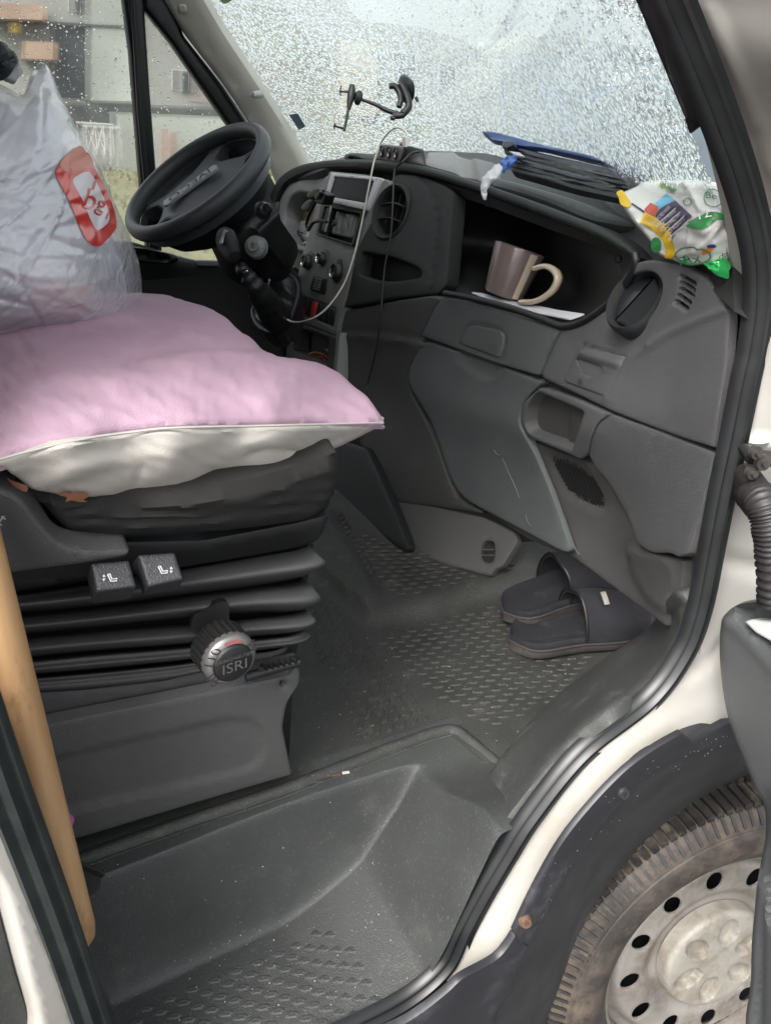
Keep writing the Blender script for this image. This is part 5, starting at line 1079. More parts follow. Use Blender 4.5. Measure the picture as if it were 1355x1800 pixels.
SPu = Surf([(-60, 824, 'y', .112), (0, 806, 'y', .102), (217, 760, 'y', .102), (330, 750, 'y', .102), (439, 749, 'y', .132), (568, 744, 'y', .192), (683, 743, 'y', .262), (80, 874, 'y', .13), (250, 878, 'y', .15), (400, 852, 'y', .17), (560, 805, 'y', .21), (300, 810, 'y', .095), (120, 830, 'y', .09), (480, 790, 'y', .145)])
bot_ = [(684, 743), (660, 760), (622, 780), (576, 800), (520, 818), (460, 836), (400, 852), (330, 866), (250, 877), (180, 880), (120, 879), (80, 873), (46, 860), (20, 840), (0, 828), (-60, 850)]
sb2 = cr(seam, 4)[::-1]
panel('cream_underside', [tuple(p) for p in sb2]+[tuple(p) for p in cr(bot_, 4)[::-1]][:0]+[tuple(p) for p in cr([(-60, 850)]+bot_[::-1][1:-1], 4)], SPu, M['offwhite'], pil, r=10, b=.012, thick=.004, step=6,
      relief=addf(wob(.0012, 70, 34, -10, 41), wob(.0003, 24, 14, 20, 42), groove([(440, 800), (470, 792), (560, 796)], 5, -.003), groove([(330, 800), (350, 830), (420, 835)], 8, -.002), groove([(430, 780), (480, 760), (520, 756)], 8, .002), groove([(220, 790), (250, 820), (240, 850)], 9, -.002), groove([(580, 780), (620, 765), (660, 750)], 6, -.0015)))
tube('seam_piping', np.array([SPi(x, y)[0]+np.array((0, -.002, 0)) for x, y in cr(seam[:-1]+[(672, 743)], 6)]), .0013, M['offwhite'], pil, n=6, sub=0)
for c in ([(104, 866), (112, 860), (122, 864), (130, 860), (140, 863), (152, 862), (154, 868), (146, 872), (152, 876), (138, 876), (126, 874), (116, 876), (118, 870)], [(14, 834), (24, 840), (38, 846), (50, 850), (48, 858), (36, 856), (24, 850)], [(536, 800), (548, 796), (562, 800), (572, 796), (570, 802), (556, 806), (544, 810)]):
    P = np.array(c, float); panel('printed_leaf', cr(c, 3, True), SPu, M['brownprint'], pil, r=0, thick=0, off=.0045, step=3, relief=addf(wob(.0012, 70, 34, -10, 41), wob(.0003, 24, 14, 20, 42)))

# plastic bag full of clothes
bag = thing('plastic_bag', at(110, 620, 'z', 1.46), 'big milky plastic bag with a red logo, stuffed with clothes, on the pillow', 'bag')
bo = [(-60, 140), (-20, 142), (10, 152), (40, 166), (52, 140), (64, 112), (76, 112), (88, 130), (100, 160), (120, 212), (142, 255), (165, 290), (182, 330), (200, 372), (222, 420), (237, 470), (241, 512), (236, 545), (222, 575), (196, 592), (120, 608), (60, 628), (0, 648), (-60, 664)]
SBg = Surf([(-60, 140, 'y', .52), (64, 112, 'y', .58), (142, 255, 'y', .56), (200, 372, 'y', .60), (241, 512, 'y', .66), (196, 592, 'y', .58), (60, 628, 'y', .50), (-60, 664, 'y', .46), (90, 420, 'y', .40), (40, 520, 'y', .36), (150, 520, 'y', .43), (0, 330, 'y', .40), (80, 260, 'y', .46), (-60, 450, 'y', .36)])
def bagw(x, y, d):
    g = np.zeros_like(x)
    gg = np.random.default_rng(77)
    for k in range(70):
        cx, cy_ = gg.uniform(-40, 230), gg.uniform(140, 620); a = gg.normal(0, 32)+(8 if cy_ > 400 else -55 if cx > 60 else -20); L = gg.uniform(40, 150); w_ = gg.uniform(2.6, 8); am = gg.choice([-1, 1])*gg.uniform(.0012, .0042)
        dx, dy = x-cx, y-cy_; u = dx*math.cos(R(a))+dy*math.sin(R(a)); v = -dx*math.sin(R(a))+dy*math.cos(R(a))+.0016*u*u
        g = g+am*np.exp(-(u/L)**2-(v/w_)**2)
    return g
bgr = addf(bagw, wob(.0014, 60, 30, 10, 51), wob(.00025, 16, 11, 60, 52))
bo = [(x+(9 if y > 200 else 4), y) if x > 60 else (x, y) for x, y in bo]
panel('film', cr(bo, 4, True), SBg, M['film'], bag, r=22, b=.035, thick=0, step=4, relief=bgr, ray=True)
SBi = Surf([(-60, 140, 'y', .60), (64, 160, 'y', .64), (142, 275, 'y', .62), (200, 392, 'y', .66), (228, 512, 'y', .70), (196, 580, 'y', .64), (60, 615, 'y', .56), (-60, 650, 'y', .52), (90, 420, 'y', .46), (40, 520, 'y', .42), (150, 520, 'y', .48), (0, 330, 'y', .46), (80, 270, 'y', .52)])
def cl(name, pts, m, off, seed, label): panel(name, cr(pts, 5, True), SBi, m, bag, r=16, b=.03, thick=.03, off=off, step=8, relief=wob(.003, 44, 30, seed*17, seed), label=label)
cl('clothing', [(-60, 150), (40, 180), (70, 150), (104, 186), (158, 290), (204, 380), (240, 490), (226, 560), (120, 604), (40, 622), (-60, 640)], mat('pale_blue_grey_cloth', (.56, .59, .66), .9, var=.3, vscale=9), -.01, 61, 'pale blue grey cloth')
cl('clothing', [(-60, 470), (60, 500), (20, 560), (-60, 590)], mat('denim_cloth', (.09, .14, .22), .9), .0, 62, 'denim blue cloth')
cl('clothing', [(-60, 575), (60, 560), (180, 560), (236, 530), (214, 580), (100, 600), (-60, 645)], mat('grey_blue_cloth', (.13, .17, .23), .9), .012, 66, 'dark grey blue cloth')
cl('clothing', [(30, 470), (100, 440), (190, 470), (215, 520), (170, 550), (60, 566), (10, 560)], mat('white_pink_cloth', (.66, .60, .62), .9, var=.1), -.002, 63, 'whitish cloth')
panel('clothing', fil([(62, 520), (84, 508), (150, 500), (160, 512), (157, 552), (120, 558), (60, 560)], 8), SBi, mat('salmon_cloth', (.62, .26, .14), .8), bag, r=5, b=.006, thick=.01, off=.042, step=8, ray=True, label='salmon folded cloth')
# printed logo follows the film
LF = dict(ray=True, relief=lambda x, y, d: bgr(x, y, d)+.0035)
redm = mat('red_bag_print', (.62, .035, .025), .3, coat=.4)
logo = [(99, 300), (112, 282), (150, 268), (160, 276), (168, 296), (190, 338), (202, 372), (205, 400), (186, 424), (174, 433), (160, 428), (146, 410), (122, 352), (104, 318)]
hole_ = [(129, 319), (138, 308), (152, 302), (162, 306), (180, 340), (192, 372), (192, 388), (184, 398), (171, 404), (162, 390), (144, 348)]
panel('logo_frame', cr(logo, 4, True), SBg, redm, bag, r=0, thick=0, step=4, holes=[cr(hole_, 4, True)], **LF)
panel('logo_corner', cr([(106, 290), (122, 268), (142, 256), (152, 268), (166, 294), (150, 296), (126, 306)], 4, True), SBg, mat('faded_red_print', (.62, .20, .13), .35), bag, r=0, thick=0, step=4, ray=True, relief=lambda x, y, d: bgr(x, y, d)+.0045)
panel('logo_field', cr(hole_, 4, True), SBg, mat('white_bag_print', (.68, .66, .68), .35), bag, r=0, thick=0, step=5, ray=True, relief=lambda x, y, d: bgr(x, y, d)+.003)
def wl(s, px, py, h, ang):
    V, F_ = textmesh(s); a = R(ang); x = V[:, 0]*h; y = V[:, 1]*h; X_ = px+x*math.cos(a)-y*math.sin(a); Y_ = py-(x*math.sin(a)+y*math.cos(a))
    P_ = SBg(X_, Y_); Vw = CAM-P_; Vw /= np.linalg.norm(Vw, axis=1)[:, None]; W = P_+Vw*(bgr(X_, Y_, None)+.006)[:, None]; obj('logo_lettering', W, F_, redm, bag, smooth=False)
wl('b', 160, 352, 52, -18); wl('i', 168, 322, 40, -18); wl('g', 180, 358, 40, -22); wl('i', 190, 378, 24, -24)
shoe = thing('garment', at(20, 150, 'y', .62), 'dark rolled up garment poking out of the top of the plastic bag', 'garment')
SSh2 = Surf([(0, 60, 'y', .60), (40, 100, 'y', .62), (0, 150, 'y', .56), (20, 110, 'y', .54)])
panel('rolled_cloth', cr([(-50, 50), (0, 56), (22, 76), (44, 100), (40, 122), (24, 146), (0, 158), (-50, 160)], 5, True), SSh2, mat('dark_felt', (.018, .022, .026), .7, var=.2), shoe, r=14, b=.03, thick=.06, step=6, relief=addf(groove([(-20, 90), (10, 96), (30, 104)], 5, -.02), groove([(0, 100), (8, 130), (2, 156)], 4, -.01)))
panel('white_cloth', cr([(4, 50), (20, 60), (44, 84), (56, 112), (60, 130), (48, 150), (40, 160), (26, 150), (44, 126), (46, 100), (26, 74)], 5, True), SSh2, mat('white_knit', (.5, .5, .5), .8, var=.1), shoe, r=8, b=.02, thick=.03, off=-.01, step=5)

# wooden handle
wa = at(-62, 850, 'y', .075); wb = at(142, 1654, 'y', .055)
ax = wb-wa; L = np.linalg.norm(ax); ax /= L; wr0 = 30/FPX*((wb-CAM)@FW)
lathe('wooden_handle', [(0, .004), (wr0*.6, .002), (wr0*.9, -.006), (wr0, -.018), (wr0*1.0, -.3), (wr0*.98, -L), (0, -L)], wb, ax, M['wood'], None, n=40, label='round wooden tool handle leaning in the doorway beside the seat', cat='handle')
panel('purple_tag', fil([(108, 1432), (126, 1430), (134, 1440), (122, 1472), (112, 1474)], 5), Surf([(110, 1430, 'y', .14), (134, 1440, 'y', .14), (115, 1480, 'y', .13)]), M['purple'], None, r=3, b=.003, thick=.008, step=4, label='small purple plastic piece behind the wooden handle', cat='tool')
panel('black_strap', fil([(122, 1466), (138, 1478), (142, 1500), (136, 1512), (182, 1532), (178, 1560), (160, 1576), (140, 1570), (126, 1520)], 4), Surf([(122, 1466, 'y', .15), (182, 1532, 'y', .13), (150, 1576, 'y', .11)]), M['cloth'], None, r=3, b=.003, thick=.006, step=4, relief=dent([(130, 1500), (190, 1530), (190, 1545), (130, 1520)], 4, .01), label='black webbing strap folded over the edge of the step', cat='strap')

# mug and paper
mc = at(884, 520, 'x', .905); mt = at(914, 437, 'x', .925); ma = mt-mc; H = np.linalg.norm(ma); ma /= H
k_ = ((mc-CAM)@FW)/FPX; rb = 35.5*k_; rt_ = 45*k_
mug = thing('mug', mc, 'mauve striped mug with a cream handle standing in the dark dash tray', 'mug')
lathe('mug_body', [(0, .002), (rb*.85, 0), (rb*.97, .003), (rb, .008), (rb*1.10, H*.4), (rt_*1.0, H*.97), (rt_*.985, H), (rt_*.95, H*.985), (rt_*.93, H*.9), (rb*.9, .02), (0, .015)], mc, ma, M['mug'], mug, n=56)
X, Y, Z = basis(ma)
for k in range(26):
    h = .012+k*(H-.02)/26; rr = rb+(rt_-rb)*(h/H)**.9*1.0
hp_ = [at(x, y, 'x', .895) for x, y in ((940, 472), (958, 468), (974, 475), (981, 490), (974, 508), (958, 522), (938, 530), (915, 531))]
V, F_ = sweep(cr(hp_, 6), [(-.0075, -.003), (0, -.0048), (.0075, -.003), (.0075, .003), (0, .0048), (-.0075, .003)]); obj('handle', V, F_, M['mugin'], mug)
V = []; F_ = []
hd = (at(960, 500, 'x', .9)-at(900, 480, 'x', .9)); hd /= np.linalg.norm(hd); b0 = math.atan2(hd@Y, hd@X)
for i in range(13):
    a = b0-.20+i*.34/12
    for h, rr in ((.004, rb*1.006), (H*.4, rb*1.108), (H*.98, rt_*1.006)): V.append(mc+(X*math.cos(a)+Y*math.sin(a))*rr+Z*h)
for i in range(12):
    for j in range(2): F_.append([i*3+j, i*3+3+j, i*3+4+j, i*3+1+j])
obj('cream_stripe', V, F_, M['mugin'], mug)
SPp = Surf([(828, 514, 'x', .872), (1026, 556, 'x', .85), (900, 545, 'x', .86), (940, 520, 'x', .97)])
panel('paper_sheet', fil([(828, 513), (846, 515), (900, 530), (1000, 548), (1028, 552), (1000, 560), (940, 548), (905, 538), (870, 532)], 3), SPp, M['paper'], None, r=2, b=.001, thick=.002, step=6, relief=wob(.001, 40, 10, 0, 3), off=.001, label='folded white paper under the mug in the dash tray', cat='paper')

# phone holder on the windscreen
ph = thing('phone_holder', SG(722, 150)[0], 'black phone holder stuck to the windscreen by a suction cup', 'phone holder')
ng = SG.nrm(722, 152)[0]; cc = SG(722, 152)[0]+ng*.004
kk = ((cc-CAM)@FW)/FPX
axc = -(RT*.80+UP*.35)+(-FW)*.45; axc /= np.linalg.norm(axc)
c0 = SG(719, 150)[0]+ng*.012
lathe('suction_cup', [(0, .016), (.012, .015), (.02, .010), (.034, .002), (.036, -.001), (.033, -.003), (0, -.004)], c0, axc, M['black'], ph, n=36)
dm = (c0-CAM)@FW
def PH(px, py, dd=0.0): return CAM+dirs(px, py)/FPX*(dm-.03+dd)
lathe('cup_collar', [(.013, .024), (.015, .02), (.016, .006), (.014, 0)], c0, axc, M['silver'], ph, n=28)
def bar(name, pts, w_, m=M['black'], dd=0., sc=None, parent=ph, n=8): return tube(name, np.array([PH(a, b, dd) for a, b in pts]), w_*kk, m, parent, n=n, scale=sc)
bar('bracket', [(704, 148), (712, 162), (718, 180), (717, 190), (708, 200)], 6.5)
bar('release_lever', [(684, 152), (694, 152), (702, 164), (704, 176), (701, 188)], 5)
bar('cup_tab', [(731, 171), (734, 178)], 3)
bar('pivot', [(690, 203), (700, 204), (710, 202)], 5)
bar('arm', [(636, 175), (660, 184), (680, 194), (704, 202)], 3.2, sc=[.8, 1, 1.2, 1.4])
bar('arm_knob', [(686, 207), (694, 208)], 3.5)
lathe('ball_joint', [(0, .008), (.010, .008), (.0135, .004), (.0135, -.004), (.010, -.008), (0, -.008)], PH(630, 172), RT*.95+UP*-.2+FW*.3, M['black'], ph, n=24, sy=1.25)
bar('cradle_back', [(619, 150), (618, 165), (615, 180), (613, 192)], 6, sc=[.8, 1.2, .9, .55])
bar('cradle_rail', [(613, 188), (609, 210), (605, 230)], 2.6)
for q in ([(598, 160), (602, 161), (616, 161)], [(588, 221), (593, 223), (606, 226)]): bar('cradle_claw', q, 2.2, sc=[1.3, .8, 1.1])
for q in ([(600, 151), (598, 160), (599, 168)], [(589, 217), (587, 222), (588, 227)]): bar('claw_tip', q, 1.4)

# socket splitter and usb plug on the dash top
so = thing('socket_splitter', at(690, 275, 'x', .96), 'black and grey triple car socket splitter lying on top of the dash hood', 'socket')
SS1 = Surf([(668, 254, 'x', .955), (708, 256, 'x', .945), (700, 286, 'x', .945), (662, 280, 'x', .955)])
panel('socket_face', fil([(668, 253), (706, 257), (709, 262), (702, 284), (698, 287), (664, 281), (661, 278)], 4), SS1, mat('grey_socket_plastic', (.12, .115, .12), .4), so, r=3, b=.003, thick=.05, step=5)
for x, y in ((673, 267), (685.5, 269), (697.5, 270.5)):
    lathe('socket', [(0, -.006), (.0065, -.004), (.0085, .002), (.0092, .003), (.0096, .0)], SS1(x, y)[0]+SS1.nrm(x, y)[0]*.003, SS1.nrm(x, y)[0], M['deep'], so, n=22, sy=1.35)
    lathe('socket_contact', [(.0045, .001), (.0055, .0025), (.0065, .001)], SS1(x, y)[0]+SS1.nrm(x, y)[0]*.002, SS1.nrm(x, y)[0], M['silver'], so, n=18, sy=1.35)
panel('splitter_body', fil([(709, 259), (720, 256), (746, 264), (748, 292), (730, 290), (701, 286)], 4), Surf([(709, 259, 'x', .945), (748, 265, 'x', 1.0), (701, 286, 'x', .945), (748, 292, 'x', .99)]), M['black'], so, r=3, b=.003, thick=.04, step=6)
panel('dash_top_glasses', cr([(604, 276), (608, 270), (622, 268), (640, 269), (656, 272), (662, 279), (640, 280), (628, 276), (614, 274), (608, 279)], 5, True), Surf([(604, 276, 'x', 1.0), (660, 272, 'x', .99), (640, 280, 'x', .985)]), M['black'], None, r=2, b=.003, thick=.02, step=4, label='small black pouch lying on the dash top left of the sockets', cat='pouch')
# cables
Pc = [(714, 246, .955), (714, 234, .955), (706, 226, .95), (694, 225, .945), (680, 236, .94), (668, 254, .935), (660, 276, .925), (656, 290, .915), (646, 340, .895), (634, 400, .875), (622, 450, .85), (604, 500, .82), (576, 540, .78), (548, 560, .75), (516, 566, .73), (490, 550, .70), (474, 526, .68), (471, 508, .67), (474, 492, .665)]
wc = thing('white_charging_cable', at(547, 560, 'x', .75), 'white charging cable looping down from the dash sockets past the knobs', 'cable')
tube('lead', np.array([at(a, b, 'x', c) for a, b, c in Pc]), .0022, M['wcable'], wc, n=8)
box('usb_plug', at(713, 250, 'x', .955), (np.array((0, 1, 0)), np.array((1, 0, 0)), np.array((0, .1, 1))), (.008, .005, .011), M['wcable'], wc)
bc = thing('black_power_cable', at(660, 640, 'x', .80), 'thin black power cable hanging over the hood and down the console side', 'cable')
Pb = [(738, 266, .97), (722, 270, .95), (708, 284, .925), (695, 296, .915), (692, 320, .905), (690, 370, .88), (686, 420, .865), (676, 470, .85), (672, 520, .838), (668, 560, .83), (662, 610, .83), (650, 660, .825), (644, 684, .82), (640, 720, .80), (634, 775, .79), (648, 812, .79), (676, 862, .79), (700, 920, .79), (711, 958, .79)]
tube('lead', np.array([at(a, b, 'x', c) for a, b, c in Pb]), .0024, M['black'], bc, n=8)
# tissue/ribbon
tis = thing('torn_wrapper', at(866, 330, 'x', .92), 'crumpled blue and white wrapper dangling over the dash hood', 'wrapper')
ST1 = Surf([(880, 285, 'x', .955), (905, 275, 'x', .97), (850, 340, 'x', .905), (860, 310, 'x', .92)])
panel('blue_end', cr([(878, 294), (884, 284), (896, 276), (910, 274), (908, 284), (898, 296), (884, 305)], 4, True), ST1, mat('blue_white_print', (.06, .14, .42), .4, var=.6, vscale=120), tis, r=3, b=.003, thick=.002, step=4, relief=wob(.003, 10, 8, 40, 4), off=.01)
panel('white_end', cr([(846, 330), (850, 316), (862, 302), (876, 292), (884, 300), (878, 312), (866, 322), (858, 334), (856, 350), (850, 352)], 4, True), ST1, M['paper'], tis, r=3, b=.004, thick=.002, step=4, relief=wob(.003, 9, 9, 10, 5), off=.012)
# folders
fo = thing('document_folder', at(1000, 330, 'x', 1.0), 'stack of dark blue document folders lying against the windscreen', 'folder')
SFo = Surf([(852, 238, 'x', 1.03), (1150, 308, 'x', .90), (890, 268, 'x', 1.0), (1090, 350, 'x', .88), (1000, 290, 'x', .97)])
panel('folder_cover', fil([(850, 238), (876, 240), (960, 262), (1060, 284), (1154, 310), (1146, 316), (1060, 292), (960, 270), (900, 262), (870, 254)], 4), SFo, M['blue'], fo, r=3, b=.003, thick=.01, off=.018, step=5, relief=wob(.002, 40, 10, 0, 6))
for i, (a, m_) in enumerate(((0, 'navy'), (9, 'black'), (17, 'navy'), (25, 'black'), (33, 'black'))):
    panel('folder_sleeve', fil([(882+i*3, 258+a), (920, 266+a*.95), (1020, 288+a*.9), (1100, 308+a*.9), (1148-i*6, 322+a*.75), (1110, 326+a*.9), (1010, 302+a*.95), (900, 270+a)], 5), SFo, M[m_], fo, r=3, b=.004, thick=.012, off=.012-i*.002, step=6, relief=wob(.0015, 50, 8, 10, 7+i))
panel('folder_clip', fil([(892, 262), (912, 262), (914, 270), (900, 276), (890, 272)], 2), SFo, M['navy'], fo, r=2, b=.002, thick=.01, off=.03, step=4)
panel('folder_paper', fil([(900, 277), (920, 280), (930, 288), (912, 285)], 2), SFo, M['paper'], fo, r=1, b=.001, thick=.003, off=.024, step=4)
# snack bag
sn = thing('snack_bag', at(1200, 460, 'y', .1), 'crumpled white and green snack bag with a yellow seal on the dash corner', 'bag')
SSn = Surf([(1086, 342, 'x', .835), (1150, 316, 'x', .84), (1262, 320, 'y', .075), (1290, 400, 'y', .045), (1280, 450, 'y', .045), (1200, 466, 'x', .735), (1145, 440, 'x', .765), (1190, 380, 'x', .74), (1240, 400, 'y', .05)])
so_ = [(1086, 342), (1118, 326), (1134, 317), (1160, 314), (1210, 314), (1256, 318), (1266, 350), (1270, 380), (1280, 400), (1288, 440), (1284, 460), (1250, 466), (1206, 467), (1180, 459), (1156, 450), (1140, 426), (1110, 390), (1092, 364)]
def facets(x, y, d):
    gg = np.random.default_rng(5); K = gg.uniform(0, 1, (16, 4)); h = np.full(len(x), 9.)
    for a, b, c, e in K: h = np.minimum(h, .004+np.abs((x-1085-200*a)*math.cos(6.28*c)+(y-310-160*b)*math.sin(6.28*c))*.00010*(1+e))
    return h
snr = addf(facets, groove([(1210, 318), (1235, 370), (1262, 384)], 6, .004), groove([(1212, 410), (1240, 420), (1270, 400)], 9, -.004), groove([(1214, 402), (1214, 430), (1205, 455)], 3, .002), groove([(1110, 390), (1150, 400)], 4, .002), groove([(1225, 440), (1254, 410), (1260, 400)], 4, .003))
panel('foil_bag', cr(so_, 3, True), SSn, M['bagwhite'], sn, r=9, b=.016, thick=.02, step=4, relief=snr)
def deco(name, pts, m, o_=.0015, smooth=True):
    P = cr(pts, 3, True) if smooth else fil(pts, 1)
    panel(name, P, SSn, m, sn, r=0, thick=0, step=3.5, relief=lambda x, y, d: snr(x, y, d)+o_)
deco('seal_strip', [(1086, 342), (1096, 339), (1106, 352), (1112, 360), (1108, 368), (1094, 362), (1090, 350)], M['yellow'])
deco('seal_strip', [(1134, 378), (1138, 376), (1170, 392), (1184, 402), (1188, 420), (1192, 446), (1186, 453), (1174, 452), (1176, 434), (1168, 420), (1150, 404), (1130, 394)], M['yellow'], smooth=False)
for i in range(5): deco('seal_rib', [(1140+i*-1.6, 381+i*3.2), (1141-i*1.6, 380+i*3.2), (1176-i*1.0, 402+i*3.4), (1175-i*1.0, 403.5+i*3.4)], mat('dull_yellow', (.5, .33, .01), .4) if i == 0 else bpy.data.materials['dull_yellow'], .0024, False)
deco('dark_strip', [(1112, 362), (1114, 360), (1137, 374), (1136, 378)], M['purpleprint'], smooth=False)
deco('red_block', [(1136, 371), (1147, 359), (1162, 366), (1160, 376), (1156, 383), (1138, 376)], M['redprint'], smooth=False)
deco('blue_block', [(1156, 360), (1176, 342), (1192, 354), (1166, 370)], M['lightblue'], smooth=False)
deco('text_block', [(1156, 383), (1164, 371), (1192, 354), (1222, 382), (1204, 398), (1188, 418), (1172, 398)], M['purpleprint'], smooth=False)
for i, s in enumerate(('CLASSIC RED MIXERS', 'DOUBLE DE PRODUSE', 'MIXT DE PRAJITURI', 'MIX DI PRODOTTI', 'MISTURA ESPECIAL')):
    V, F_ = textmesh(s); L_ = V[:, 0].max()-V[:, 0].min(); h = 44./L_; a = R(42); x = V[:, 0]*h; y = V[:, 1]*h*1.5
    px, py = 1172+i*8.2, 381+i*6.6; X_ = px+x*math.cos(a)-y*math.sin(a); Y_ = py-(x*math.sin(a)+y*math.cos(a))
    obj('label_lettering', SSn(X_, Y_)+SSn.nrm(X_, Y_)*(snr(X_, Y_, None)+.0028)[:, None], F_, M['print_white'], sn, smooth=False)
    if i < 4:
        deco('label_rule', [(px-12, py+15), (px-11, py+16), (px+23, py-13), (px+22, py-14)], M['print_white'], .0026, False)
deco('green_band', [(1212, 396), (1230, 384), (1250, 380), (1270, 382), (1280, 386), (1278, 390), (1256, 390), (1244, 400), (1226, 402)], M['green'])
def sletter(s, px, py, h, ang, m, o_=.0032):
    V, F_ = textmesh(s); a = R(ang); x = V[:, 0]*h; y = V[:, 1]*h; X_ = px+x*math.cos(a)-y*math.sin(a); Y_ = py-(x*math.sin(a)+y*math.cos(a))
    obj('bag_lettering', SSn(X_, Y_)+SSn.nrm(X_, Y_)*(snr(X_, Y_, None)+o_)[:, None], F_, m, sn, smooth=False)
sletter('12', 1242, 387, 15, 14, M['bagwhite']); sletter('Be', 1256, 352, 17, -10, M['green']); sletter('Rx', 1226, 448, 24, 16, M['green']); sletter('R', 1212, 452, 22, 10, M['green']); sletter('dp', 1270, 440, 13, 18, M['print_dark'])
def ringd(cx, cy_, ra, rb_, w_, m):
    o_ = [(cx+ra*math.cos(t), cy_+rb_*math.sin(t)) for t in np.linspace(0, 6.283, 21)[:-1]]; i_ = [(cx+(ra-w_)*math.cos(t), cy_+(rb_-w_)*math.sin(t)) for t in np.linspace(0, 6.283, 21)[:-1]]
    panel('printed_ring', o_, SSn, m, sn, r=0, thick=0, step=3, holes=[i_], relief=lambda x, y, d: snr(x, y, d)+.0018)
ringd(1256, 352, 15, 17, 1.6, M['green']); ringd(1214, 357, 8, 7, 1.6, M['green']); ringd(1222, 446, 30, 16, 2, M['green'])
deco('leaf_mark', [(1168, 322), (1176, 320), (1190, 330), (1196, 334), (1186, 338), (1176, 335)], M['green']); deco('leaf_mark', [(1150, 424), (1158, 418), (1167, 424), (1166, 436), (1158, 444), (1150, 438)], M['green'])
deco('small_mark', [(1238, 436), (1250, 430), (1254, 434), (1240, 444)], M['orange']); deco('small_mark', [(1244, 428), (1254, 425), (1258, 430), (1248, 432)], M['blue'])
panel('green_wrapper', cr([(1244, 466), (1266, 462), (1277, 456), (1277, 474), (1270, 488), (1260, 482), (1252, 474)], 4, True), Surf([(1244, 466, 'x', .715), (1277, 456, 'y', .045), (1270, 488, 'y', .04)]), M['lime'], None, r=3, b=.005, thick=.01, step=3, relief=wob(.003, 8, 8, 0, 9), off=.014, label='shiny green wrapper peeking out under the snack bag', cat='wrapper')

# slippers
def slipper(label, heel, toe, L, W, seed, tagged=False, up_=(.006, .006)):
    a = at(heel[0], heel[1], 'z', zF+up_[0]); b = at(toe[0], toe[1], 'z', zF+up_[1]); X = b-a; X /= np.linalg.norm(X); Y = np.cross((0, 0, 1.), X); Y /= np.linalg.norm(Y); Z = np.cross(X, Y)
    t = thing('slipper', a, label, 'slipper', 'slippers under the dashboard')
    def wd(s): return W*(.40+.14*math.sin(math.pi*min(1, s*1.05))-.06*math.exp(-((s-.42)/.16)**2)+.05*math.exp(-((s-.75)/.2)**2))*math.sqrt(max(0, 1-((s-.5)/.5)**8))*(1 if s > .12 else math.sqrt(max(.0, 1-((.12-s)/.12)**2)*.999+.001)) 
    def cx(s): return .012*math.sin(s*3.0)
    S_ = [0, .01, .03, .06, .10, .16, .24, .34, .45, .56, .68, .79, .88, .94, .98, 1.0]
    def ring(k, z): return [a+X*s*L+Y*(wd(s)*k*sg+cx(s))+Z*z for sg, ss in ((1, S_), (-1, S_[::-1])) for s in ss]
    def stack(levels):
        V = []; F_ = []; n = None
        for k, z in levels: r_ = ring(k, z); n = len(r_); V += r_
        for i in range(len(levels)-1):
            for j in range(n): F_.append([i*n+j, i*n+(j+1) % n, (i+1)*n+(j+1) % n, (i+1)*n+j][::-1])
        m = (len(levels)-1)*n; h = n//2
        for j in range(h-1): F_.append([m+j, m+j+1, m+n-2-j, m+n-1-j])
        return V, F_
    V, F_ = stack([(.98, 0), (1.02, .004), (1.02, .013), (.99, .016)]); obj('sole', V, F_, M['sole'], t, sharp=60)
    V, F_ = stack([(.99, .016), (1.01, .020), (1.0, .027), (.94, .030), (.84, .027), (.5, .023)]); obj('footbed', V, F_, M['felt'], t, sharp=60)
    V = []; F_ = []; SS_ = np.linspace(.46, .995, 13); nA = 18
    for lay, (dk, dz) in enumerate(((1.03, 0), (.95, -.005))):
        for s in SS_:
            for k in range(nA+1):
                th = math.pi*k/nA; ov = .05*math.sin(th)*max(0, (.62-s)/.16)
                h = (.074-.044*((s-.46)/.54)**1.8)+dz; ww = wd(s)*dk
                V.append(a+X*(s-ov*.35)*L+Y*(ww*math.cos(th)+cx(s))+Z*(.020+max(.004, h)*math.sin(th)**.8*(1+.05*math.sin(7*s+4*th+seed))))
    m = len(SS_); off = m*(nA+1)
    for lay in range(2):
        for i in range(m-1):
            for k in range(nA): q = lay*off+i*(nA+1)+k; F_.append([q, q+1, q+nA+2, q+nA+1] if lay else [q, q+nA+1, q+nA+2, q+1])
    for k in range(nA): F_.append([k, k+1, off+k+1, off+k])
    obj('upper', V, F_, M['felt'], t, sharp=70)
    P = np.array([V[k]+Z*.001 for k in range(nA+1)]); tube('upper_binding', P, .0028, M['black'], t, n=6, sub=0)
    tube('welt', np.array([q+Z*.0 for q in ring(1.03, .017)]+[ring(1.03, .017)[0]]), .0022, M['sole'], t, n=6, sub=0)
    if tagged:
        s = .60; th = math.pi*.36; c = a+X*s*L+Y*(wd(s)*1.05*math.cos(th*1.0)*-1+cx(s))+Z*(.024+.070*math.sin(th)**.8); nn_ = -Y*.6+Z*.8
        box('tag', c+nn_*.003, (np.cross(-Y*.8-Z*.6, nn_), -Y*.8-Z*.6, nn_), (.005, .012, .0015), mat('pale_tag', (.36, .33, .28), .6, var=.3, vscale=300), t)
    return t
slipper('black felt slipper lying farther in under the dashboard', (884, 1090), (1046, 1040), .265, .100, 0, False, (.022, .034))
slipper('nearer black felt slipper with a small pale tag on its upper', (894, 1140), (1060, 1118), .275, .104, 3, True)

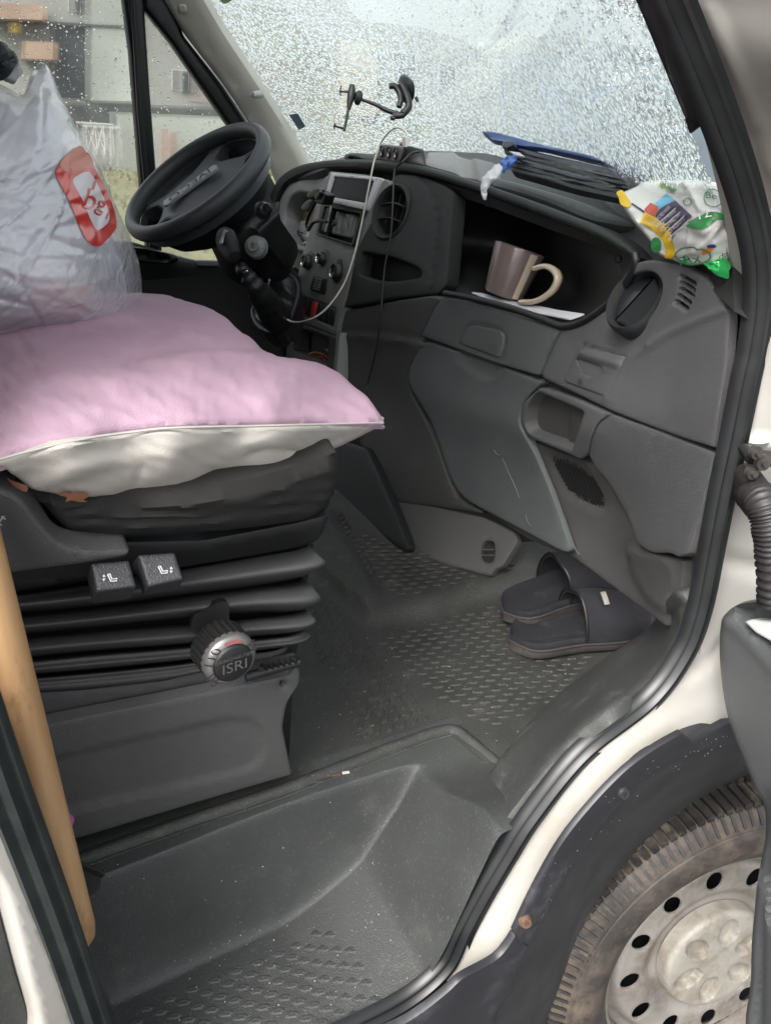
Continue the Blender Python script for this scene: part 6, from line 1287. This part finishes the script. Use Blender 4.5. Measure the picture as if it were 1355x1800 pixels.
# front wheel
Dk = 1.0
wc0 = at(1258, 1684, 'x', 1.02); wcd = (wc0-CAM)@FW
WN = np.array((-.215, -1, .115)); WN /= np.linalg.norm(WN)
fw = thing('front_wheel', (wc0[0], wc0[1], 0), 'muddy front wheel with a dirty silver steel rim under the arch', 'wheel')
rim = .222; tyr = .338
def rv(px, py): 
    d = dirs(px, py); t = ((wc0-CAM)@WN)/(d@WN); return np.linalg.norm(CAM+d*t-wc0)
X, Y, Z = basis(WN)
def tyre_prof(): return [(rim*.97, .005), (rim*1.03, .020), (rim*1.12, .034), (tyr*.80, .045), (tyr*.90, .042), (tyr*.955, .030), (tyr*.975, .026), (tyr*.985, .020), (tyr*1.0, .0), (tyr*1.0, -.16), (tyr*.95, -.19), (rim, -.18)]
lathe('tyre', tyre_prof(), wc0, WN, M['tyre'], fw, n=96)
V = []; F_ = []
for i in range(124):
    a = 2*math.pi*i/124
    for row, (h0, h1) in enumerate(((.022, -.022), (-.030, -.066), (-.074, -.110), (-.118, -.155))):
        aa = a+(row % 2)*.03; k = len(V)
        for (da, hh_) in ((-.018, h0), (.018, h0), (.022, h1), (-.014, h1)):
            for rr in (tyr*.975, tyr*1.03 if hh_ < .01 else tyr*1.012): V.append(wc0+(X*math.cos(aa+da)+Y*math.sin(aa+da))*rr+Z*hh_)
        F_ += [[k+1, k+3, k+5, k+7], [k, k+1, k+7, k+6], [k+2, k+3, k+1, k], [k+4, k+5, k+3, k+2], [k+6, k+7, k+5, k+4]]
    # shoulder lugs
    k = len(V)
    for (da, r0_, hh_) in ((-.008, .925, .038), (.008, .925, .038), (.009, .99, .022), (-.009, .99, .022)):
        for dz in (0, .0025): V.append(wc0+(X*math.cos(a+da)+Y*math.sin(a+da))*tyr*r0_+Z*(hh_+dz))
    F_ += [[k+1, k+3, k+5, k+7], [k, k+1, k+7, k+6], [k+2, k+3, k+1, k], [k+4, k+5, k+3, k+2], [k+6, k+7, k+5, k+4]]
obj('tread_blocks', V, F_, mat('wet_tread_rubber', (.022, .020, .019), .4, var=.4, vscale=40, dmin=.5, dirt=(.15, .12, .09), dirt_amt=.7, dscale=26), fw, smooth=False, kind='stuff')
lathe('sidewall_line', [(tyr*.90, .0425), (tyr*.905, .0445), (tyr*.91, .0415)], wc0, WN, M['tyre'], fw, n=96)
# rim disc with round holes, built flat in wheel coordinates
class WR:
    def __init__(s, f): s.f = f
    def __call__(s, u, v):
        u = np.atleast_1d(u)/1000.; v = np.atleast_1d(v)/1000.; return wc0+u[:, None]*X+v[:, None]*Y+Z*s.f(np.hypot(u, v))[:, None]
    def nrm(s, u, v): return np.tile(Z, (len(np.atleast_1d(u)), 1))
def rf(r_): return -.012-.022*sstep(.181, .202, r_)-.014*(1-sstep(.112, .140, r_))
oo = [(rim*975*math.cos(t), rim*975*math.sin(t)) for t in np.linspace(0, 2*math.pi, 73)[:-1]]
hl = []
for i in range(12):
    a = R(8+30*i); cx, cy_ = 161*math.cos(a), 161*math.sin(a); hl.append([(cx+19*math.cos(t)*math.cos(a)-16*math.sin(t)*math.sin(a), cy_+19*math.cos(t)*math.sin(a)+16*math.sin(t)*math.cos(a)) for t in np.linspace(0, 6.283, 17)[:-1]])
rm = panel('rim', oo, WR(rf), M['rim'], fw, r=2.5, b=.002, thick=.003, step=7, holes=hl)
lathe('rim_flange', [(rim*.965, -.03), (rim*.965, .0), (rim*.985, .012), (rim*1.015, .016), (rim*1.03, .008)], wc0, WN, M['rim'], rm, n=96)
lathe('rim_backing', [(0, -.075), (rim*.96, -.075), (rim*.97, -.03)], wc0-WN*.0, WN, M['deep'], rm, n=48)
def cf(r_): return .008-.010*sstep(.085, .108, r_)+.004*np.exp(-((r_-.098)/.006)**2)
cc_ = [(104*math.cos(t), 104*math.sin(t)) for t in np.linspace(0, 2*math.pi, 61)[:-1]]
bump_ = []
for i in range(6):
    a = R(22+60*i); bump_.append(([(62*math.cos(a)+25*math.cos(t)*math.cos(a)-17*math.sin(t)*math.sin(a), 62*math.sin(a)+25*math.cos(t)*math.sin(a)+17*math.sin(t)*math.cos(a)) for t in np.linspace(0, 6.283, 17)[:-1]]))
panel('hub_cap', cc_, WR(cf), M['cap'], fw, r=5, b=.005, thick=.02, step=4, relief=addf(*[dent(b_, 8, -.017) for b_ in bump_], *[groove([tuple(q) for q in b_+[b_[0]]], 2.5, .002) for b_ in bump_]))

# open front door at the right edge
door = thing('open_door', at(1330, 1750, 'x', .74), 'edge of the open front door with a grey plastic pocket lining', 'door')
do = [(1366, 1052), (1330, 1054), (1296, 1058), (1274, 1070), (1262, 1088), (1257, 1110), (1256, 1150), (1260, 1200), (1268, 1250), (1282, 1300), (1300, 1345), (1318, 1390), (1328, 1420), (1330, 1480), (1318, 1560), (1311, 1640), (1309, 1720), (1310, 1840), (1440, 1840), (1440, 1100)]
SDo = Surf([(1257, 1110, 'x', .745), (1300, 1345, 'x', .73), (1309, 1720, 'x', .70), (1360, 1120, 'x', .72), (1380, 1400, 'x', .68), (1400, 1700, 'x', .66), (1440, 1000, 'x', .70)])
panel('pocket_lining', cr(do, 4, True), SDo, M['doortrim'], door, r=14, b=.016, thick=.04, step=9,
      relief=addf(dent([(1292, 1072), (1308, 1066), (1400, 1066), (1400, 1190), (1355, 1135), (1318, 1108), (1298, 1086)], 7, -.030), groove([(1272, 1090), (1300, 1110), (1345, 1160), (1380, 1200)], 9, .004), groove([(1338, 1400), (1345, 1500), (1330, 1600), (1328, 1800)], 12, -.008), dent(cr([(1348, 1540), (1380, 1530), (1400, 1600), (1380, 1640), (1350, 1620), (1344, 1580)], 4, True), 8, -.03)))
panel('clear_bottle_side', fil([(1310, 1092), (1322, 1088), (1370, 1092), (1400, 1150), (1358, 1128), (1330, 1112)], 4), SDo, M['bagwhite'], None, r=4, b=.006, thick=.01, off=.006, step=5, label='white plastic wrapper lying in the open door pocket', cat='wrapper')

# --- rain beads standing on the side glass (real drops)
V = []; F_ = []
swp = np.array([(0, 0), (222, 0), (246, 200), (262, 440), (0, 440)], float); qp = np.array([(250, 10), (420, 226), (440, 470), (268, 448)], float)
nD = 0
while nD < 2600:
    x, y = rng.uniform(0, 440), rng.uniform(-5, 460)
    if rng.random() < (max(y, 0)/460)**1.2*.75: continue
    if not (inside(np.array([[x, y]]), swp)[0] or inside(np.array([[x, y]]), qp)[0]): continue
    p = SW(x, y)[0]+np.array((0, .002, 0)); drop_at(V, F_, p, (0, 1, 0), min(.0036, .0008*math.exp(rng.normal(.15, .55))), .7); nD += 1
obj('rain_drops', V, F_, M['drop'], van, kind='stuff')
V = []; F_ = []
gp2 = np.array([(360, -10), (1118, -10), (1250, 330), (1180, 330), (870, 300), (560, 290)], float)
for i in range(5200):
    x, y = rng.uniform(360, 1250), rng.uniform(-8, 320)
    if not inside(np.array([[x, y]]), gp2)[0]: continue
    n_ = -SG.nrm(x, y)[0]; drop_at(V, F_, SG(x, y)[0]+n_*.0015, n_, min(.006, .0014*math.exp(rng.normal(.1, .45))), .8)
obj('rain_drops', V, F_, M['drop'], van, kind='stuff')
M['scratch'] = mat('pale_scratch', (.15, .15, .145), .6)
for pts in ([(873, 790), (880, 798), (886, 797)], [(888, 805), (900, 832), (912, 858), (917, 874)], [(929, 905), (932, 916), (938, 924)], [(1013, 958), (1018, 968), (1022, 972)], [(1035, 770), (1041, 756)]):
    tube('scratch', np.array([SDB(x, y)[0]+SDB.nrm(x, y)[0]*.0065 for x, y in pts]), .0006, M['scratch'], dash, n=4, sub=4)
for i, (x, y, a, L, c_) in enumerate(((560, 1374, -.3, .020, 'steel'), (590, 1362, -.25, .016, 'rust'), (608, 1358, -.2, .010, 'wcable'), (392, 1392, -.3, .008, 'wood'))):
    p = at(x, y, 'z', zF+.002); box('debris', p, ((math.cos(a), math.sin(a), 0), (-math.sin(a), math.cos(a), 0), (0, 0, 1)), (L/2, .0018, .001), M[c_], van)
p = at(537, 1378, 'z', zF+.0015); letters3('moulded_mark', '80', p, (1, -.1, 0), (.1, 1, 0), .016, M['black'], van)
# crumbs and grit on floor and step
V = []; F_ = []
for i in range(300):
    if rng.random() < .6:
        x, y = rng.uniform(540, 1100), rng.uniform(900, 1330)
        if not inside(np.array([[x, y]]), np.array([(560, 1100), (650, 1100), (1000, 1050), (1100, 1150), (900, 1330), (790, 1280), (560, 1370)], float))[0]: continue
        p = SF(x, y)[0]+np.array((0, 0, .001))
    else:
        a, b = rng.uniform(.02, .42), rng.uniform(.0, .2); p = np.array((a, b, float(stepz(np.array(a), np.array(b)))+.0005))
    drop_at(V, F_, p, rng.normal(0, .3, 3)+np.array((0, 0, 1)), rng.uniform(.0004, .0011), .9)
obj('crumbs', V, F_, mat('pale_grit', (.42, .40, .35), .8), van, kind='stuff')
